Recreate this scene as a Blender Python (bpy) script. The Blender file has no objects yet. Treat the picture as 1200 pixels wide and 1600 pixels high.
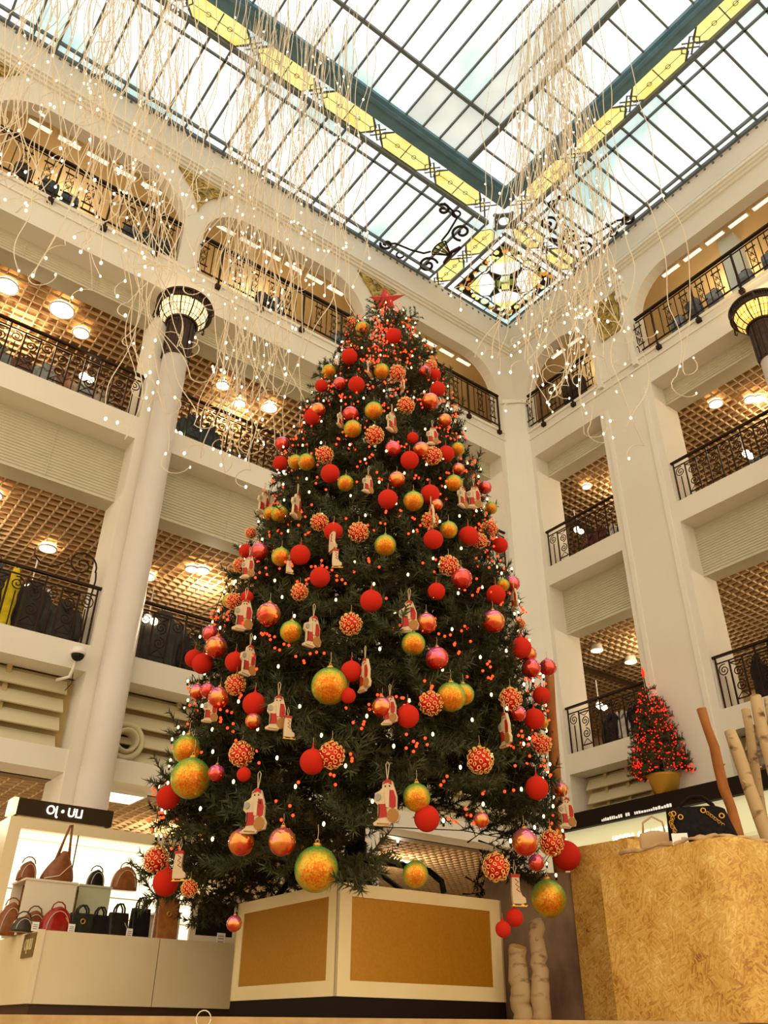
import bpy, math, random
import numpy as np
from mathutils import Vector, Matrix

# ------------------------------------------------------------------ camera
SC = bpy.context.scene
COL = SC.collection
FPX, YAW, PITCH, ROLL = 1300.61, 0.92955, 0.560633, 0.01007
CAMZ = -0.09                                    # the photographer stands in a stairwell, lens a little below the shop floor
fw = np.array([math.cos(YAW)*math.cos(PITCH), math.sin(YAW)*math.cos(PITCH), math.sin(PITCH)])
r0 = np.array([math.sin(YAW), -math.cos(YAW), 0.0])
u0 = np.cross(r0, fw)
RT = math.cos(ROLL)*r0 + math.sin(ROLL)*u0
UP = -math.sin(ROLL)*r0 + math.cos(ROLL)*u0
cam_d = bpy.data.cameras.new('camera')
cam = bpy.data.objects.new('camera', cam_d)
COL.objects.link(cam)
cam_d.sensor_fit = 'HORIZONTAL'
cam_d.sensor_width = 36.0
cam_d.lens = 36.0*FPX/1200.0
cam_d.clip_end = 200
m = Matrix(((RT[0], UP[0], -fw[0], 0), (RT[1], UP[1], -fw[1], 0), (RT[2], UP[2], -fw[2], CAMZ), (0, 0, 0, 1)))
cam.matrix_world = m
SC.camera = cam
SC.view_settings.view_transform = 'Standard'
SC.view_settings.look = 'None'
SC.view_settings.gamma = 1.0
SC.view_settings.exposure = 0.0
SC.view_settings.use_curve_mapping = False
SC.cycles.max_bounces = 6
SC.cycles.diffuse_bounces = 3
SC.cycles.glossy_bounces = 3
SC.cycles.transmission_bounces = 2

# ------------------------------------------------------------------ light of the hall
w = bpy.data.worlds.new('hall_ambient')
SC.world = w
w.use_nodes = True
bg = w.node_tree.nodes['Background']
bg.inputs[0].default_value = (1.0, 0.85, 0.64, 1)
bg.inputs[1].default_value = 1.72
SKY_EMIT = 0.95
LAMP_W = 70.0

def lamp(name, loc, watt, col=(1.0, 0.82, 0.56), r=0.12):
    d = bpy.data.lights.new(name, 'POINT')
    d.energy = watt
    d.color = col
    d.shadow_soft_size = r
    o = bpy.data.objects.new(name, d)
    o.location = loc
    COL.objects.link(o)
    return o

YL, XR = 12.03, 13.38                            # planes of the left and the right wall of the hall
FL_Z = (2.95, 7.68, 12.02, 15.75)               # ceilings of the four storeys
for zi, zc in enumerate(FL_Z):
    for x in (1.4, 6.2, 11.0):
        lamp('gallery_lamp', (x, YL+2.3, zc-0.28), LAMP_W*(0.45 if zi == 3 else 1.0))
    for y in (10.4, 6.3, 2.5):
        lamp('gallery_lamp', (XR+2.3, y, zc-0.28), LAMP_W*(0.45 if zi == 3 else 1.0))

# ------------------------------------------------------------------ helpers
def ray(px, py):
    return fw + (px-600)/FPX*RT - (py-800)/FPX*UP
def S(*c):
    o = []
    for k in c[:3]:
        k = k/255.0
        o.append(k/12.92 if k <= 0.04045 else ((k+0.055)/1.055)**2.4)
    return tuple(o)+(1.0,)

MATS = {}
def mat(name, col=(200, 200, 200), rough=0.6, metal=0.0, emit=0.0, ecol=None, noise=None, bump=0.0, coat=0.0, sheen=0.0, lin=None, sample=False, trans=0.0, nscale=(1, 1, 1)):
    """noise = (scale, second colour, low, high): patchy mix with a second colour"""
    if name in MATS:
        return MATS[name]
    M = bpy.data.materials.new(name)
    M.use_nodes = True
    nt = M.node_tree
    b = nt.nodes['Principled BSDF']
    c = lin if lin else S(*col)
    b.inputs['Base Color'].default_value = c
    b.inputs['Roughness'].default_value = rough
    b.inputs['Metallic'].default_value = metal
    b.inputs['Specular IOR Level'].default_value = 0.08 if max(c[:3]) < 0.05 else 0.3
    b.inputs['Coat Weight'].default_value = coat
    b.inputs['Sheen Weight'].default_value = sheen
    if trans:
        b.inputs['Transmission Weight'].default_value = trans
    if emit:
        b.inputs['Emission Color'].default_value = S(*ecol) if ecol else c
        b.inputs['Emission Strength'].default_value = emit
        if not sample:
            M.cycles.emission_sampling = 'NONE'
    if noise:
        tc = nt.nodes.new('ShaderNodeTexCoord')
        mp = nt.nodes.new('ShaderNodeMapping')
        mp.inputs['Scale'].default_value = nscale
        nz = nt.nodes.new('ShaderNodeTexNoise')
        nz.inputs['Scale'].default_value = noise[0]
        nz.inputs['Detail'].default_value = 6
        rp = nt.nodes.new('ShaderNodeMapRange')
        rp.inputs['From Min'].default_value = noise[2]
        rp.inputs['From Max'].default_value = noise[3]
        mx = nt.nodes.new('ShaderNodeMix')
        mx.data_type = 'RGBA'
        mx.inputs['A'].default_value = c
        mx.inputs['B'].default_value = S(*noise[1])
        nt.links.new(tc.outputs['Object'], mp.inputs['Vector'])
        nt.links.new(mp.outputs['Vector'], nz.inputs['Vector'])
        nt.links.new(nz.outputs['Fac'], rp.inputs['Value'])
        nt.links.new(rp.outputs['Result'], mx.inputs['Factor'])
        nt.links.new(mx.outputs['Result'], b.inputs['Base Color'])
        if emit:
            nt.links.new(mx.outputs['Result'], b.inputs['Emission Color'])
        if bump:
            bp = nt.nodes.new('ShaderNodeBump')
            bp.inputs['Strength'].default_value = bump
            bp.inputs['Distance'].default_value = 0.01
            nt.links.new(nz.outputs['Fac'], bp.inputs['Height'])
            nt.links.new(bp.outputs['Normal'], b.inputs['Normal'])
    MATS[name] = M
    return M

def unit(a):
    a = np.asarray(a, float)
    n = np.linalg.norm(a)
    return a/n if n > 1e-9 else a

class MB:
    """collects shapes; build() links them as one mesh object"""
    def __init__(self, xf=None):
        self.v, self.f, self.xf = [], [], xf
    def add(self, vs, fs):
        k = len(self.v)
        if self.xf:
            vs = [self.xf(*p) for p in vs]
        self.v.extend([tuple(p) for p in vs])
        self.f.extend([tuple(i+k for i in q) for q in fs])
        return self
    def box(self, x0, x1, y0, y1, z0, z1):
        return self.add([(x0, y0, z0), (x1, y0, z0), (x1, y1, z0), (x0, y1, z0), (x0, y0, z1), (x1, y0, z1), (x1, y1, z1), (x0, y1, z1)],
                        [(0, 3, 2, 1), (4, 5, 6, 7), (0, 1, 5, 4), (1, 2, 6, 5), (2, 3, 7, 6), (3, 0, 4, 7)])
    def bar(self, p, q, a, b=None, up=(0, 0, 1)):
        p, q = np.array(p, float), np.array(q, float)
        b = b or a
        d = unit(q-p)
        s = np.cross(d, up)
        if np.linalg.norm(s) < 1e-3:
            s = np.cross(d, (0, 1, 0))
        s = unit(s)
        t = np.cross(s, d)
        vs = []
        for e in (p, q):
            for i, j in ((-1, -1), (1, -1), (1, 1), (-1, 1)):
                vs.append(e+s*a/2*i+t*b/2*j)
        return self.add(vs, [(0, 3, 2, 1), (4, 5, 6, 7), (0, 1, 5, 4), (1, 2, 6, 5), (2, 3, 7, 6), (3, 0, 4, 7)])
    def tube(self, pts, r, n=6, cap=True):
        P = np.array(pts, float)
        k = len(P)
        R = np.full(k, r) if np.isscalar(r) else np.array(r, float)
        vs, fs = [], []
        prev = None
        for i in range(k):
            d = unit(P[min(i+1, k-1)]-P[max(i-1, 0)])
            if prev is None:
                s = np.cross(d, (0, 0, 1))
                if np.linalg.norm(s) < 1e-2:
                    s = np.cross(d, (0, 1, 0))
            else:
                s = prev-d*np.dot(prev, d)
            s = unit(s)
            prev = s
            t = np.cross(d, s)
            for j in range(n):
                a = 2*math.pi*j/n
                vs.append(P[i]+R[i]*(math.cos(a)*s+math.sin(a)*t))
        for i in range(k-1):
            for j in range(n):
                a, b = i*n+j, i*n+(j+1) % n
                fs.append((a, b, b+n, a+n))
        if cap:
            fs.append(tuple(range(n))[::-1])
            fs.append(tuple(range((k-1)*n, k*n)))
        return self.add(vs, fs)
    def loft(self, secs, cap=True):
        n = len(secs[0])
        vs, fs = [p for s in secs for p in s], []
        for i in range(len(secs)-1):
            for j in range(n):
                a, b = i*n+j, i*n+(j+1) % n
                fs.append((a, b, b+n, a+n))
        if cap:
            fs.append(tuple(range(n))[::-1])
            fs.append(tuple(range((len(secs)-1)*n, len(secs)*n)))
        return self.add(vs, fs)
    def lathe(self, prof, c=(0, 0, 0), n=20, cap=True):
        return self.loft([[(c[0]+r*math.cos(2*math.pi*j/n), c[1]+r*math.sin(2*math.pi*j/n), c[2]+z) for j in range(n)] for r, z in prof], cap)
    def sphere(self, c, r, nu=16, nv=10, s=(1, 1, 1)):
        return self.lathe_s([(r*math.sin(math.pi*k/nv), -r*math.cos(math.pi*k/nv)) for k in range(nv+1)], c, nu, s)
    def lathe_s(self, prof, c, n, s):
        secs = [[(c[0]+s[0]*max(q, 1e-4)*math.cos(2*math.pi*j/n), c[1]+s[1]*max(q, 1e-4)*math.sin(2*math.pi*j/n), c[2]+s[2]*z) for j in range(n)] for q, z in prof]
        return self.loft(secs, False)
    def prism(self, poly, fn, c0, c1):
        """poly [(a,b)] anticlockwise; fn(a,b,c) -> xyz"""
        n = len(poly)
        vs = [fn(a, b, c0) for a, b in poly]+[fn(a, b, c1) for a, b in poly]
        fs = [tuple(range(n))[::-1], tuple(range(n, 2*n))]+[(i, (i+1) % n, (i+1) % n+n, i+n) for i in range(n)]
        return self.add(vs, fs)
    def torus(self, c, R, r, ax=(0, 0, 1), n=12, k=5):
        ax = unit(ax)
        s = np.cross(ax, (0, 0, 1))
        if np.linalg.norm(s) < 1e-3:
            s = np.array((1.0, 0, 0))
        s = unit(s)
        t = np.cross(ax, s)
        vs, fs = [], []
        for i in range(n):
            a = 2*math.pi*i/n
            d = math.cos(a)*s+math.sin(a)*t
            for j in range(k):
                b = 2*math.pi*j/k
                vs.append(np.array(c)+d*(R+r*math.cos(b))+ax*r*math.sin(b))
        for i in range(n):
            for j in range(k):
                a, b = i*k+j, i*k+(j+1) % k
                a2, b2 = ((i+1) % n)*k+j, ((i+1) % n)*k+(j+1) % k
                fs.append((a, a2, b2, b))
        return self.add(vs, fs)
    def mesh(self, name, m_, smooth=False, shift=None):
        me = bpy.data.meshes.new(name)
        v = self.v
        if shift is not None:
            v = [(p[0]-shift[0], p[1]-shift[1], p[2]-shift[2]) for p in v]
        me.from_pydata(v, [], self.f)
        if m_:
            me.materials.append(m_)
        if smooth:
            me.polygons.foreach_set('use_smooth', [True]*len(me.polygons))
        me.update()
        return me
    def build(self, name, m_, parent=None, smooth=False, local=False):
        sh = ORG.get(parent.name) if (parent is not None and not local) else None
        o = bpy.data.objects.new(name, self.mesh(name, m_, smooth, sh))
        COL.objects.link(o)
        if parent is not None:
            o.parent = parent
            if sh is not None:
                ORG[o.name] = sh
        return o

ORG = {}
def thing(name, label, cat, loc=(0, 0, 0), rotz=0.0, group=None):
    o = bpy.data.objects.new(name, None)
    o.empty_display_size = 0.1
    COL.objects.link(o)
    o.location = loc
    o.rotation_euler = (0, 0, rotz)
    if not rotz:
        ORG[o.name] = tuple(loc)
    return tag(o, label, cat, group)
def tag(o, label, cat, group=None):
    o['label'] = label
    o['category'] = cat
    if group:
        o['group'] = group
    return o
def struct(o, kind='structure'):
    o['kind'] = kind
    return o
def link(name, me, parent, loc=(0, 0, 0), rot=(0, 0, 0), sc=(1, 1, 1)):
    o = bpy.data.objects.new(name, me)
    COL.objects.link(o)
    o.parent = parent
    o.location, o.rotation_euler, o.scale = loc, rot, sc
    return o
def dup(root, loc=None, rotz=None, label=None, group=None):
    r = root.copy()
    COL.objects.link(r)
    if loc is not None:
        r.location = loc
    if rotz is not None:
        r.rotation_euler = (0, 0, rotz)
    if label:
        r['label'] = label
    if group:
        r['group'] = group
    for ch in list(root.children):
        c = ch.copy()
        COL.objects.link(c)
        c.parent = r
        for g in ch.children:
            d = g.copy()
            COL.objects.link(d)
            d.parent = c
    return r
def spiral(c, r, turns, a0, n=22, r1=0.12, hand=1):
    """flat spiral in local x/z, from the outside in"""
    out = []
    for i in range(n+1):
        t = i/n
        a = a0+hand*turns*2*math.pi*t
        q = r*(1-(1-r1)*t)
        out.append((c[0]+q*math.cos(a), 0.0, c[1]+q*math.sin(a)))
    return out
def text_mb(body, size, depth, mirror=True):
    cu = bpy.data.curves.new('lettering', 'FONT')
    cu.body = body
    cu.size = size
    cu.extrude = depth/2
    cu.align_x = 'CENTER'
    cu.align_y = 'CENTER'
    o = bpy.data.objects.new('lettering', cu)
    COL.objects.link(o)
    dg = bpy.context.evaluated_depsgraph_get()
    me = bpy.data.meshes.new_from_object(o.evaluated_get(dg))
    vs = [tuple(v.co) for v in me.vertices]
    fs = [tuple(p.vertices) for p in me.polygons]
    bpy.data.objects.remove(o)
    bpy.data.curves.remove(cu)
    bpy.data.meshes.remove(me)
    if mirror:                                    # the lettering stands mirrored in the photograph
        vs = [(-a, b, c) for a, b, c in vs]
        fs = [q[::-1] for q in fs]
    return vs, fs
NTH = ['first', 'second', 'third', 'fourth', 'fifth', 'sixth', 'seventh', 'eighth', 'ninth', 'tenth', 'eleventh', 'twelfth', 'thirteenth', 'fourteenth', 'fifteenth',
       'sixteenth', 'seventeenth', 'eighteenth', 'nineteenth', 'twentieth']
def nth(i):
    if i < 20:
        return NTH[i]
    t = {2: 'twenty', 3: 'thirty', 4: 'forty', 5: 'fifty'}[(i+1)//10]
    d = (i+1) % 10
    return (t[:-1]+'ieth') if d == 0 else t+'-'+NTH[d-1]
def LW(u, v, z):
    return (u, YL+v, z)
def RW(u, v, z):
    return (XR+v, YL-u, z)
R90 = -math.pi/2
# ------------------------------------------------------------------ materials of the building
M_WALL = mat('cream_plaster', (228, 220, 203), 0.75, noise=(0.7, (222, 212, 193), 0.35, 0.75))
M_TRIM = mat('cream_moulding', (229, 222, 205), 0.7)
M_SHUT = mat('shutter_paint', (204, 195, 168), 0.55, noise=(2.0, (197, 188, 160), 0.3, 0.7))
M_LOUV = mat('louvre_paint', (216, 204, 166), 0.6, noise=(2.0, (209, 196, 158), 0.3, 0.7))
M_COLM = mat('pale_stone_column', (220, 207, 194), 0.4, noise=(1.2, (214, 199, 182), 0.3, 0.8))
M_GRID = mat('tan_ceiling_grid', (224, 192, 146), 0.7, noise=(1.0, (214, 182, 136), 0.3, 0.7))
M_PLEN = mat('brown_plenum', (186, 146, 96), 0.9, noise=(3.0, (150, 112, 68), 0.3, 0.7))
M_GALF = mat('gallery_floor', (150, 130, 100), 0.5, noise=(2.0, (135, 112, 84), 0.3, 0.7))
M_BACK = mat('gallery_back_wall', (226, 196, 146), 0.8, noise=(0.6, (205, 172, 120), 0.3, 0.7))
M_IRON = mat('dark_wrought_iron', (62, 44, 32), 0.45, 0.5, noise=(20.0, (46, 34, 26), 0.3, 0.7))
M_BEAM = mat('slate_steel_beam', (106, 144, 164), 0.5, 0.0, noise=(3.0, (88, 124, 142), 0.3, 0.7))
M_CAME = mat('dark_glazing_bar', (96, 104, 106), 0.5, 0.0, noise=(8.0, (110, 118, 120), 0.3, 0.7))
M_PANE = mat('white_backlit_glass', (250, 253, 252), 0.3, emit=SKY_EMIT, noise=(0.4, (172, 210, 214), 0.46, 0.66), sample=True)
M_PANG = mat('grey_wired_glass', (228, 238, 236), 0.4, emit=SKY_EMIT*0.8, noise=(1.2, (196, 208, 206), 0.3, 0.8), sample=True)
M_PANY = mat('yellow_stained_glass', (248, 236, 150), 0.3, emit=SKY_EMIT*0.95, noise=(2.2, (244, 206, 92), 0.5, 0.75), sample=True)
M_GOLD = mat('gilded_relief', (196, 168, 92), 0.5, 0.35, noise=(9.0, (120, 98, 44), 0.4, 0.65), bump=0.5)
M_SLABF = mat('stone_floor_edge', (196, 160, 104), 0.6, noise=(9.0, (176, 140, 88), 0.3, 0.7))
M_FLOOR = mat('polished_stone_floor', (190, 165, 125), 0.25, noise=(1.5, (170, 142, 102), 0.3, 0.7))
M_LAMPE = mat('warm_lamp_lens', (255, 236, 200), 0.4, emit=9.0, ecol=(255, 232, 190))
M_WHITEM = mat('white_metal', (235, 228, 214), 0.4)

# ------------------------------------------------------------------ floors
def ground_edge(s, f):
    """point on the front edge line of the shop floor: s to the right, f forward"""
    a = np.array([math.cos(YAW), math.sin(YAW)])
    b = np.array([math.sin(YAW), -math.cos(YAW)])
    p = a*f+b*s
    return (p[0], p[1])
A, B_ = ground_edge(-14, 6.72), ground_edge(12, 6.72)
mb = MB()
poly = [A, B_, (22, -6), (22, 20), (-12, 20)]
mb.prism(poly, lambda a, b, c: (a, b, c), -0.34, 0.0)
fl = struct(mb.build('floor', M_FLOOR))
mb = MB()
p, q = ground_edge(-14, 6.70), ground_edge(12, 6.70)
mb.bar((p[0], p[1], -0.16), (q[0], q[1], -0.16), 0.06, 0.33)
edge = struct(mb.build('trim_1', M_SLABF))
mb = MB()
mb.box(-14, 16, -14, 14, -1.9, -1.72)
struct(mb.build('floor', M_FLOOR))
# bits of clear film curling over the edge of the floor
M_FILM = mat('clear_film', (230, 220, 190), 0.2)
for px, w_, lab in ((24, 0.30, 'thin pale plastic film curling over the floor edge below the bag counter'),
                    (369, 0.10, 'small looped pale cord lying at the left foot of the tree plinth')):
    s = (px-600)/FPX*6.60/math.cos(PITCH)*0.86
    c = ground_edge(s, 6.62)
    mb = MB()
    n = 14
    if w_ > 0.2:
        pts = [(c[0]+RT[0]*w_*(k/n-0.5), c[1]+RT[1]*w_*(k/n-0.5), -0.075+0.085*math.sin(k/n*1.6)) for k in range(n+1)]
    else:
        pts = [(c[0]+RT[0]*w_/2*math.cos(a), c[1]+RT[1]*w_/2*math.cos(a), -0.01+w_/2*math.sin(a)) for a in [k*2*math.pi/n for k in range(n+1)]]
    mb.tube(pts, 0.004, 5)
    tag(mb.build('cord' if w_ < .2 else 'plastic_film', M_FILM, smooth=True), lab, 'cord' if w_ < .2 else 'film')

# ------------------------------------------------------------------ the two walls
Z2B, Z2T, Z3B, Z3T, Z4B, Z4T, ZS = 4.43, 4.84, 8.75, 9.22, 12.44, 13.34, 17.44
D = 0.85
LOW = {'L': [(-5.3, -1.15), (-0.55, 3.5), (4.1, 8.35), (8.95, 12.7)], 'R': [(0.53, 2.65), (4.13, 6.58), (7.18, 9.3), (10.7, 12.9)]}
ARC = {'L': [(-5.2, -1.15), (-0.5, 3.6), (4.05, 8.35), (9.0, 12.75)], 'R': [(0.5, 2.72), (4.1, 9.3), (10.7, 15.4)]}
U0, U1 = {'L': -7.0, 'R': 0.0}, {'L': XR, 'R': 16.5}
XF = {'L': LW, 'R': RW}

def arch_z(u, a, b):
    h = min(1.05, (b-a)/2)
    top, spring = 15.62, 15.62-1.05
    if u < a+h:
        t = (a+h-u)/h
    elif u > b-h:
        t = (u-(b-h))/h
    else:
        t = 0
    return spring+(top-spring)*math.sqrt(max(0, 1-t*t))

WALL = {}
for sd in 'LR':
    mb = MB(XF[sd])
    u0_, u1_ = U0[sd], U1[sd]
    # piers of the lower storeys
    e = u0_
    for a, b in LOW[sd]+[(u1_, None)]:
        mb.box(e, a, 0, D, 0.0 if sd == 'L' or e > 0 else 0.0, Z4B)
        e = b
    # slab edges
    for a, b in LOW[sd]:
        mb.box(a, b, 0, 0.43, Z2B, Z2T)
        mb.box(a, b, 0, 0.43, Z3B, Z3T)
        mb.box(a, b, 0.06, 0.62, 2.97, 3.29)
    mb.box(u0_, u1_, 0, D, Z4B, Z4T)
    # top storey: piers and arched openings
    e = u0_
    for a, b in ARC[sd]+[(u1_, None)]:
        mb.box(e, a, 0, 0.30, Z4T, ZS+0.1)
        e = b
    for a, b in ARC[sd]:
        h = min(1.05, (b-a)/2)
        us = [a+h*(1-math.cos(k*math.pi/20)) for k in range(11)]
        us += [b-h*(1-math.cos(k*math.pi/20)) for k in range(10, -1, -1)]
        us = sorted(set(round(x, 4) for x in us))
        vs, fs = [], []
        for u in us:
            z = arch_z(u, a, b)
            vs += [(u, 0, z), (u, 0, ZS+0.1), (u, 0.30, z), (u, 0.30, ZS+0.1)]
        for i in range(len(us)-1):
            k = 4*i
            fs += [(k, k+4, k+5, k+1), (k+2, k+3, k+7, k+6), (k, k+2, k+6, k+4)]
        mb.add(vs, fs)
    W_ = struct(mb.build('wall_left' if sd == 'L' else 'wall_right', M_WALL))
    WALL[sd] = W_
    # cornice and string courses
    for nm, prof in (('cornice', [(16.22, 16.30, -0.05), (16.30, 16.37, -0.10), (16.37, 16.46, -0.15), (16.62, 16.66, -0.04)]), ('string_course', [(13.00, 13.05, -0.03), (Z4T-0.10, Z4T-0.02, -0.035)])):
        mb = MB(XF[sd])
        for z0, z1, v in prof:
            mb.box(u0_, u1_ + (v if sd == 'L' else 0), v, 0.02, z0, z1)
        mb.build(nm, M_TRIM, W_)
    # dark studs under the skylight
    mb = MB(XF[sd])
    u = u0_+0.1
    while u < u1_-0.1:
        mb.box(u, u+0.05, -0.025, 0.01, 17.26, 17.31)
        u += 0.225
    struct(mb.build('studs', M_CAME, W_), 'stuff')
    # roller shutters and louvres in the openings
    for i, (a, b) in enumerate(LOW[sd]):
        for z0, z1 in ((7.66, Z3B), (12.0, Z4B)):
            mb = MB(XF[sd])
            n = max(6, int((z1-z0)/0.055))
            vs, fs = [], []
            for k in range(n):
                za, zb = z0+(z1-z0)*k/n, z0+(z1-z0)*(k+1)/n
                vs += [(a, 0.43, za), (b, 0.43, za), (b, 0.45, zb-0.012), (a, 0.45, zb-0.012), (b, 0.43, zb), (a, 0.43, zb)]
                j = 6*k
                fs += [(j, j+1, j+2, j+3), (j+3, j+2, j+4, j+5)]
            mb.add(vs, fs)
            mb.box(a, b, 0.452, D, z0, z1)
            mb.box(a, b, 0.415, 0.452, z0-0.03, z0)
            for t in (0.36, 0.7):                 # upright seams
                if b-a > 3:
                    u = a+(b-a)*t
                    mb.box(u, u+0.012, 0.424, 0.44, z0, z1)
            mb.build('roller_shutter', M_SHUT, W_)
        mb = MB(XF[sd])
        mb.box(a, b, 0.50, 0.56, 3.29, Z2B)
        for t in (0.25, 0.5, 0.75):
            u = a+(b-a)*t
            mb.box(u, u+0.07, 0.40, 0.52, 3.29, Z2B)
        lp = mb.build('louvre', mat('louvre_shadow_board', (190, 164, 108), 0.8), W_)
        for k in range(4):
            z = 3.32+k*0.275
            mb = MB(XF[sd])
            mb.prism([(0.30, z), (0.33, z-0.01), (0.47, z+0.215), (0.44, z+0.225)], lambda p_, q_, c_, xf=None: (c_, p_, q_), a+0.12, b-0.12)
            mb.build('slat', M_LOUV, lp)
    # raised edges of the broad pier
    if sd == 'R':
        for u in (0.26, 2.80, 3.86):
            MB(RW).box(u, u+0.10, -0.03, 0.01, 0.0, 12.42).build('pilaster_strip', M_TRIM, W_)
    # gilded relief panels between the arches
    if sd == 'L':
        spots = [(-0.83, 16.12), (3.82, 16.12), (8.68, 16.12)]
    else:
        spots = []
    for uc, zt in spots:
        mb = MB(LW)
        hw = 0.62
        left = [(uc-hw*(1-t)**1.7, zt-1.05*t) for t in [k/8 for k in range(9)]]
        right = [(uc+hw*(1-t)**1.7, zt-1.05*t) for t in [k/8 for k in range(7, -1, -1)]]
        poly = (left+right)
        mb.prism(poly, lambda a, b, c: (a, c, b), 0.01, -0.05)
        sp = mb.build('spandrel_panel', M_GOLD, W_)
        mb = MB(lambda a, b, c: LW(a, b-0.055, c))
        for cx, cz, rr, h in ((uc-0.3, zt-0.2, 0.17, 1), (uc+0.3, zt-0.2, 0.17, -1), (uc, zt-0.24, 0.13, 1), (uc, zt-0.52, 0.11, -1), (uc, zt-0.74, 0.06, 1)):
            mb.tube(spiral((cx, cz), rr, 1.8, 0.5, hand=h), 0.018, 5)
        mb.build('scroll_relief', M_GOLD, sp, True)
    if sd == 'R':
        mb = MB(RW)
        mb.prism([(3.05, 14.45), (3.65, 14.45), (3.75, 15.7), (2.95, 15.7)], lambda a, b, c: (a, c, b), 0.01, -0.05)
        sp = mb.build('relief_panel', M_GOLD, W_)
        mb = MB(lambda a, b, c: RW(a, b-0.055, c))
        for cx, cz, rr, h in ((3.22, 15.45, 0.15, 1), (3.5, 15.45, 0.15, -1), (3.36, 15.1, 0.16, 1), (3.36, 14.75, 0.13, -1)):
            mb.tube(spiral((cx, cz), rr, 1.8, 0.5, hand=h), 0.02, 5)
        mb.build('scroll_relief', M_GOLD, sp, True)
        for uc in (2.85, 3.88):                   # scrolled brackets beside the panel
            mb = MB(RW)
            mb.box(uc-0.12, uc+0.12, -0.22, 0, 15.75, 15.95)
            mb.box(uc-0.10, uc+0.10, -0.16, 0, 15.35, 15.75)
            mb.box(uc-0.12, uc+0.12, -0.20, 0, 15.22, 15.35)
            mb.box(uc-0.06, uc+0.06, -0.10, 0, 13.1, 15.22)
            br = mb.build('bracket', M_TRIM, W_)
            mb = MB(lambda a, b, c: RW(a, b-0.17, c))
            mb.tube(spiral((uc, 15.56), 0.09, 1.6, 0), 0.014, 5)
            mb.build('rosette', M_TRIM, br, True)

# chamfered pier in the corner
mb = MB()
mb.prism([(12.86, YL+0.01), (13.05, 11.86), (13.21, 11.70), (XR+0.01, 11.60), (XR+0.01, YL+0.01)], lambda a, b, c: (a, b, c), 0.0, 14.22)
mb.prism([(12.80, YL+0.01), (12.83, 11.97), (13.02, 11.80), (13.15, 11.67), (13.32, 11.56), (XR+0.01, 11.54), (XR+0.01, YL+0.01)], lambda a, b, c: (a, b, c), 14.22, 14.34)
struct(mb.build('trim_2', M_TRIM))

# ------------------------------------------------------------------ storeys behind the walls
XE, YE = 20.5, 18.8
for k, (zt, zc) in enumerate(((Z2T, 2.97), (Z3T, 7.70), (Z4T-0.04, 12.02))):
    mb = MB()
    mb.box(-7, XE, YL+0.43, YE, zt-0.22, zt)
    mb.box(XR+0.43, XE, -4.5, YL+0.43, zt-0.22, zt)
    mb.box(-7, XE, YL+0.56, YL+D, zc, zt-0.22)
    mb.box(XR+0.56, XR+D, -4.5, YL, zc, zt-0.22)
    struct(mb.build('floor', M_GALF))
    # open grid ceiling with a dark void above
    mb = MB()
    mb.box(-7, XE, YL+D, YE, zc+0.15, zc+0.18)
    mb.box(XR+D, XE, -4.5, YL+D, zc+0.15, zc+0.18)
    ce = struct(mb.build('ceiling', M_PLEN))
    mb = MB()
    st = 0.2
    x = -2.0
    while x < XE:
        mb.box(x, x+0.022, YL+D, YE-0.1, zc, zc+0.065)
        x += st
    y = YL+D
    while y < YE-0.1:
        mb.box(-2, XE-0.1, y, y+0.022, zc, zc+0.065)
        y += st
    y = YL+D-st
    while y > 0:
        mb.box(XR+D, XE-0.1, y, y+0.022, zc, zc+0.065)
        y -= st
    x = XR+D
    while x < XE-0.1:
        mb.box(x, x+0.022, 0, YL+D, zc, zc+0.065)
        x += st
    struct(mb.build('ceiling_grid', M_GRID, ce), 'stuff')
mb = MB()
mb.box(-7, XE, YL+0.3, YE, 15.95, 16.0)
mb.box(XR+0.3, XE, -4.5, YL+0.3, 15.95, 16.0)
struct(mb.build('ceiling', mat('warm_cream_ceiling', (232, 204, 152), 0.8)))
mb = MB()
mb.box(-7, XE+0.2, YE, YE+0.2, 0, 16.2)
mb.box(XE, XE+0.2, -4.5, YE, 0, 16.2)
struct(mb.build('wall_back', M_BACK))
# inner wall and pillar of the top storey
mb = MB()
mb.box(-7, XR+2.4, YL+2.6, YL+2.75, Z4T, 15.95)
mb.box(XR+2.6, XR+2.75, -4.5, 9.4, Z4T, 15.95)
struct(mb.build('wall_inner', mat('ochre_inner_wall', (226, 198, 150), 0.8)))
mb = MB(RW)
mb.box(6.05, 6.45, 0.9, 1.3, Z4T, 15.95)
struct(mb.build('trim_3', mat('blue_white_pillar', (214, 222, 216), 0.7)))

# ceiling lights of the top storey: broken white strips
mb = None
for sd in 'LR':
    k = 0
    rng = [(0.2+0.62*i) for i in range(22)] if sd == 'L' else [(0.9+0.62*i) for i in range(13)]
    for u in rng:
        if sd == 'L' and not any(a+0.2 < u < b-0.6 for a, b in ARC['L']):
            continue
        if sd == 'R' and not any(a+0.2 < u < b-0.6 for a, b in ARC['R']):
            continue
        r = thing('ceiling_light', 'white strip light on the top-floor ceiling, %s wall, %s from the %s end' % ('left' if sd == 'L' else 'right', nth(k), 'left' if sd == 'L' else 'corner'), 'ceiling light', XF[sd](u, 0.70, 15.9), R90 if sd == 'R' else 0, 'strip lights of the top storey')
        MB().box(0, 0.5, -0.06, 0.06, 0, 0.05).build('housing', M_WHITEM, r, local=True)
        MB().box(0.02, 0.48, -0.05, 0.05, -0.015, 0.0).build('diffuser', mat('strip_diffuser', (255, 246, 224), 0.4, emit=0.95), r, local=True)
        k += 1

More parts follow.
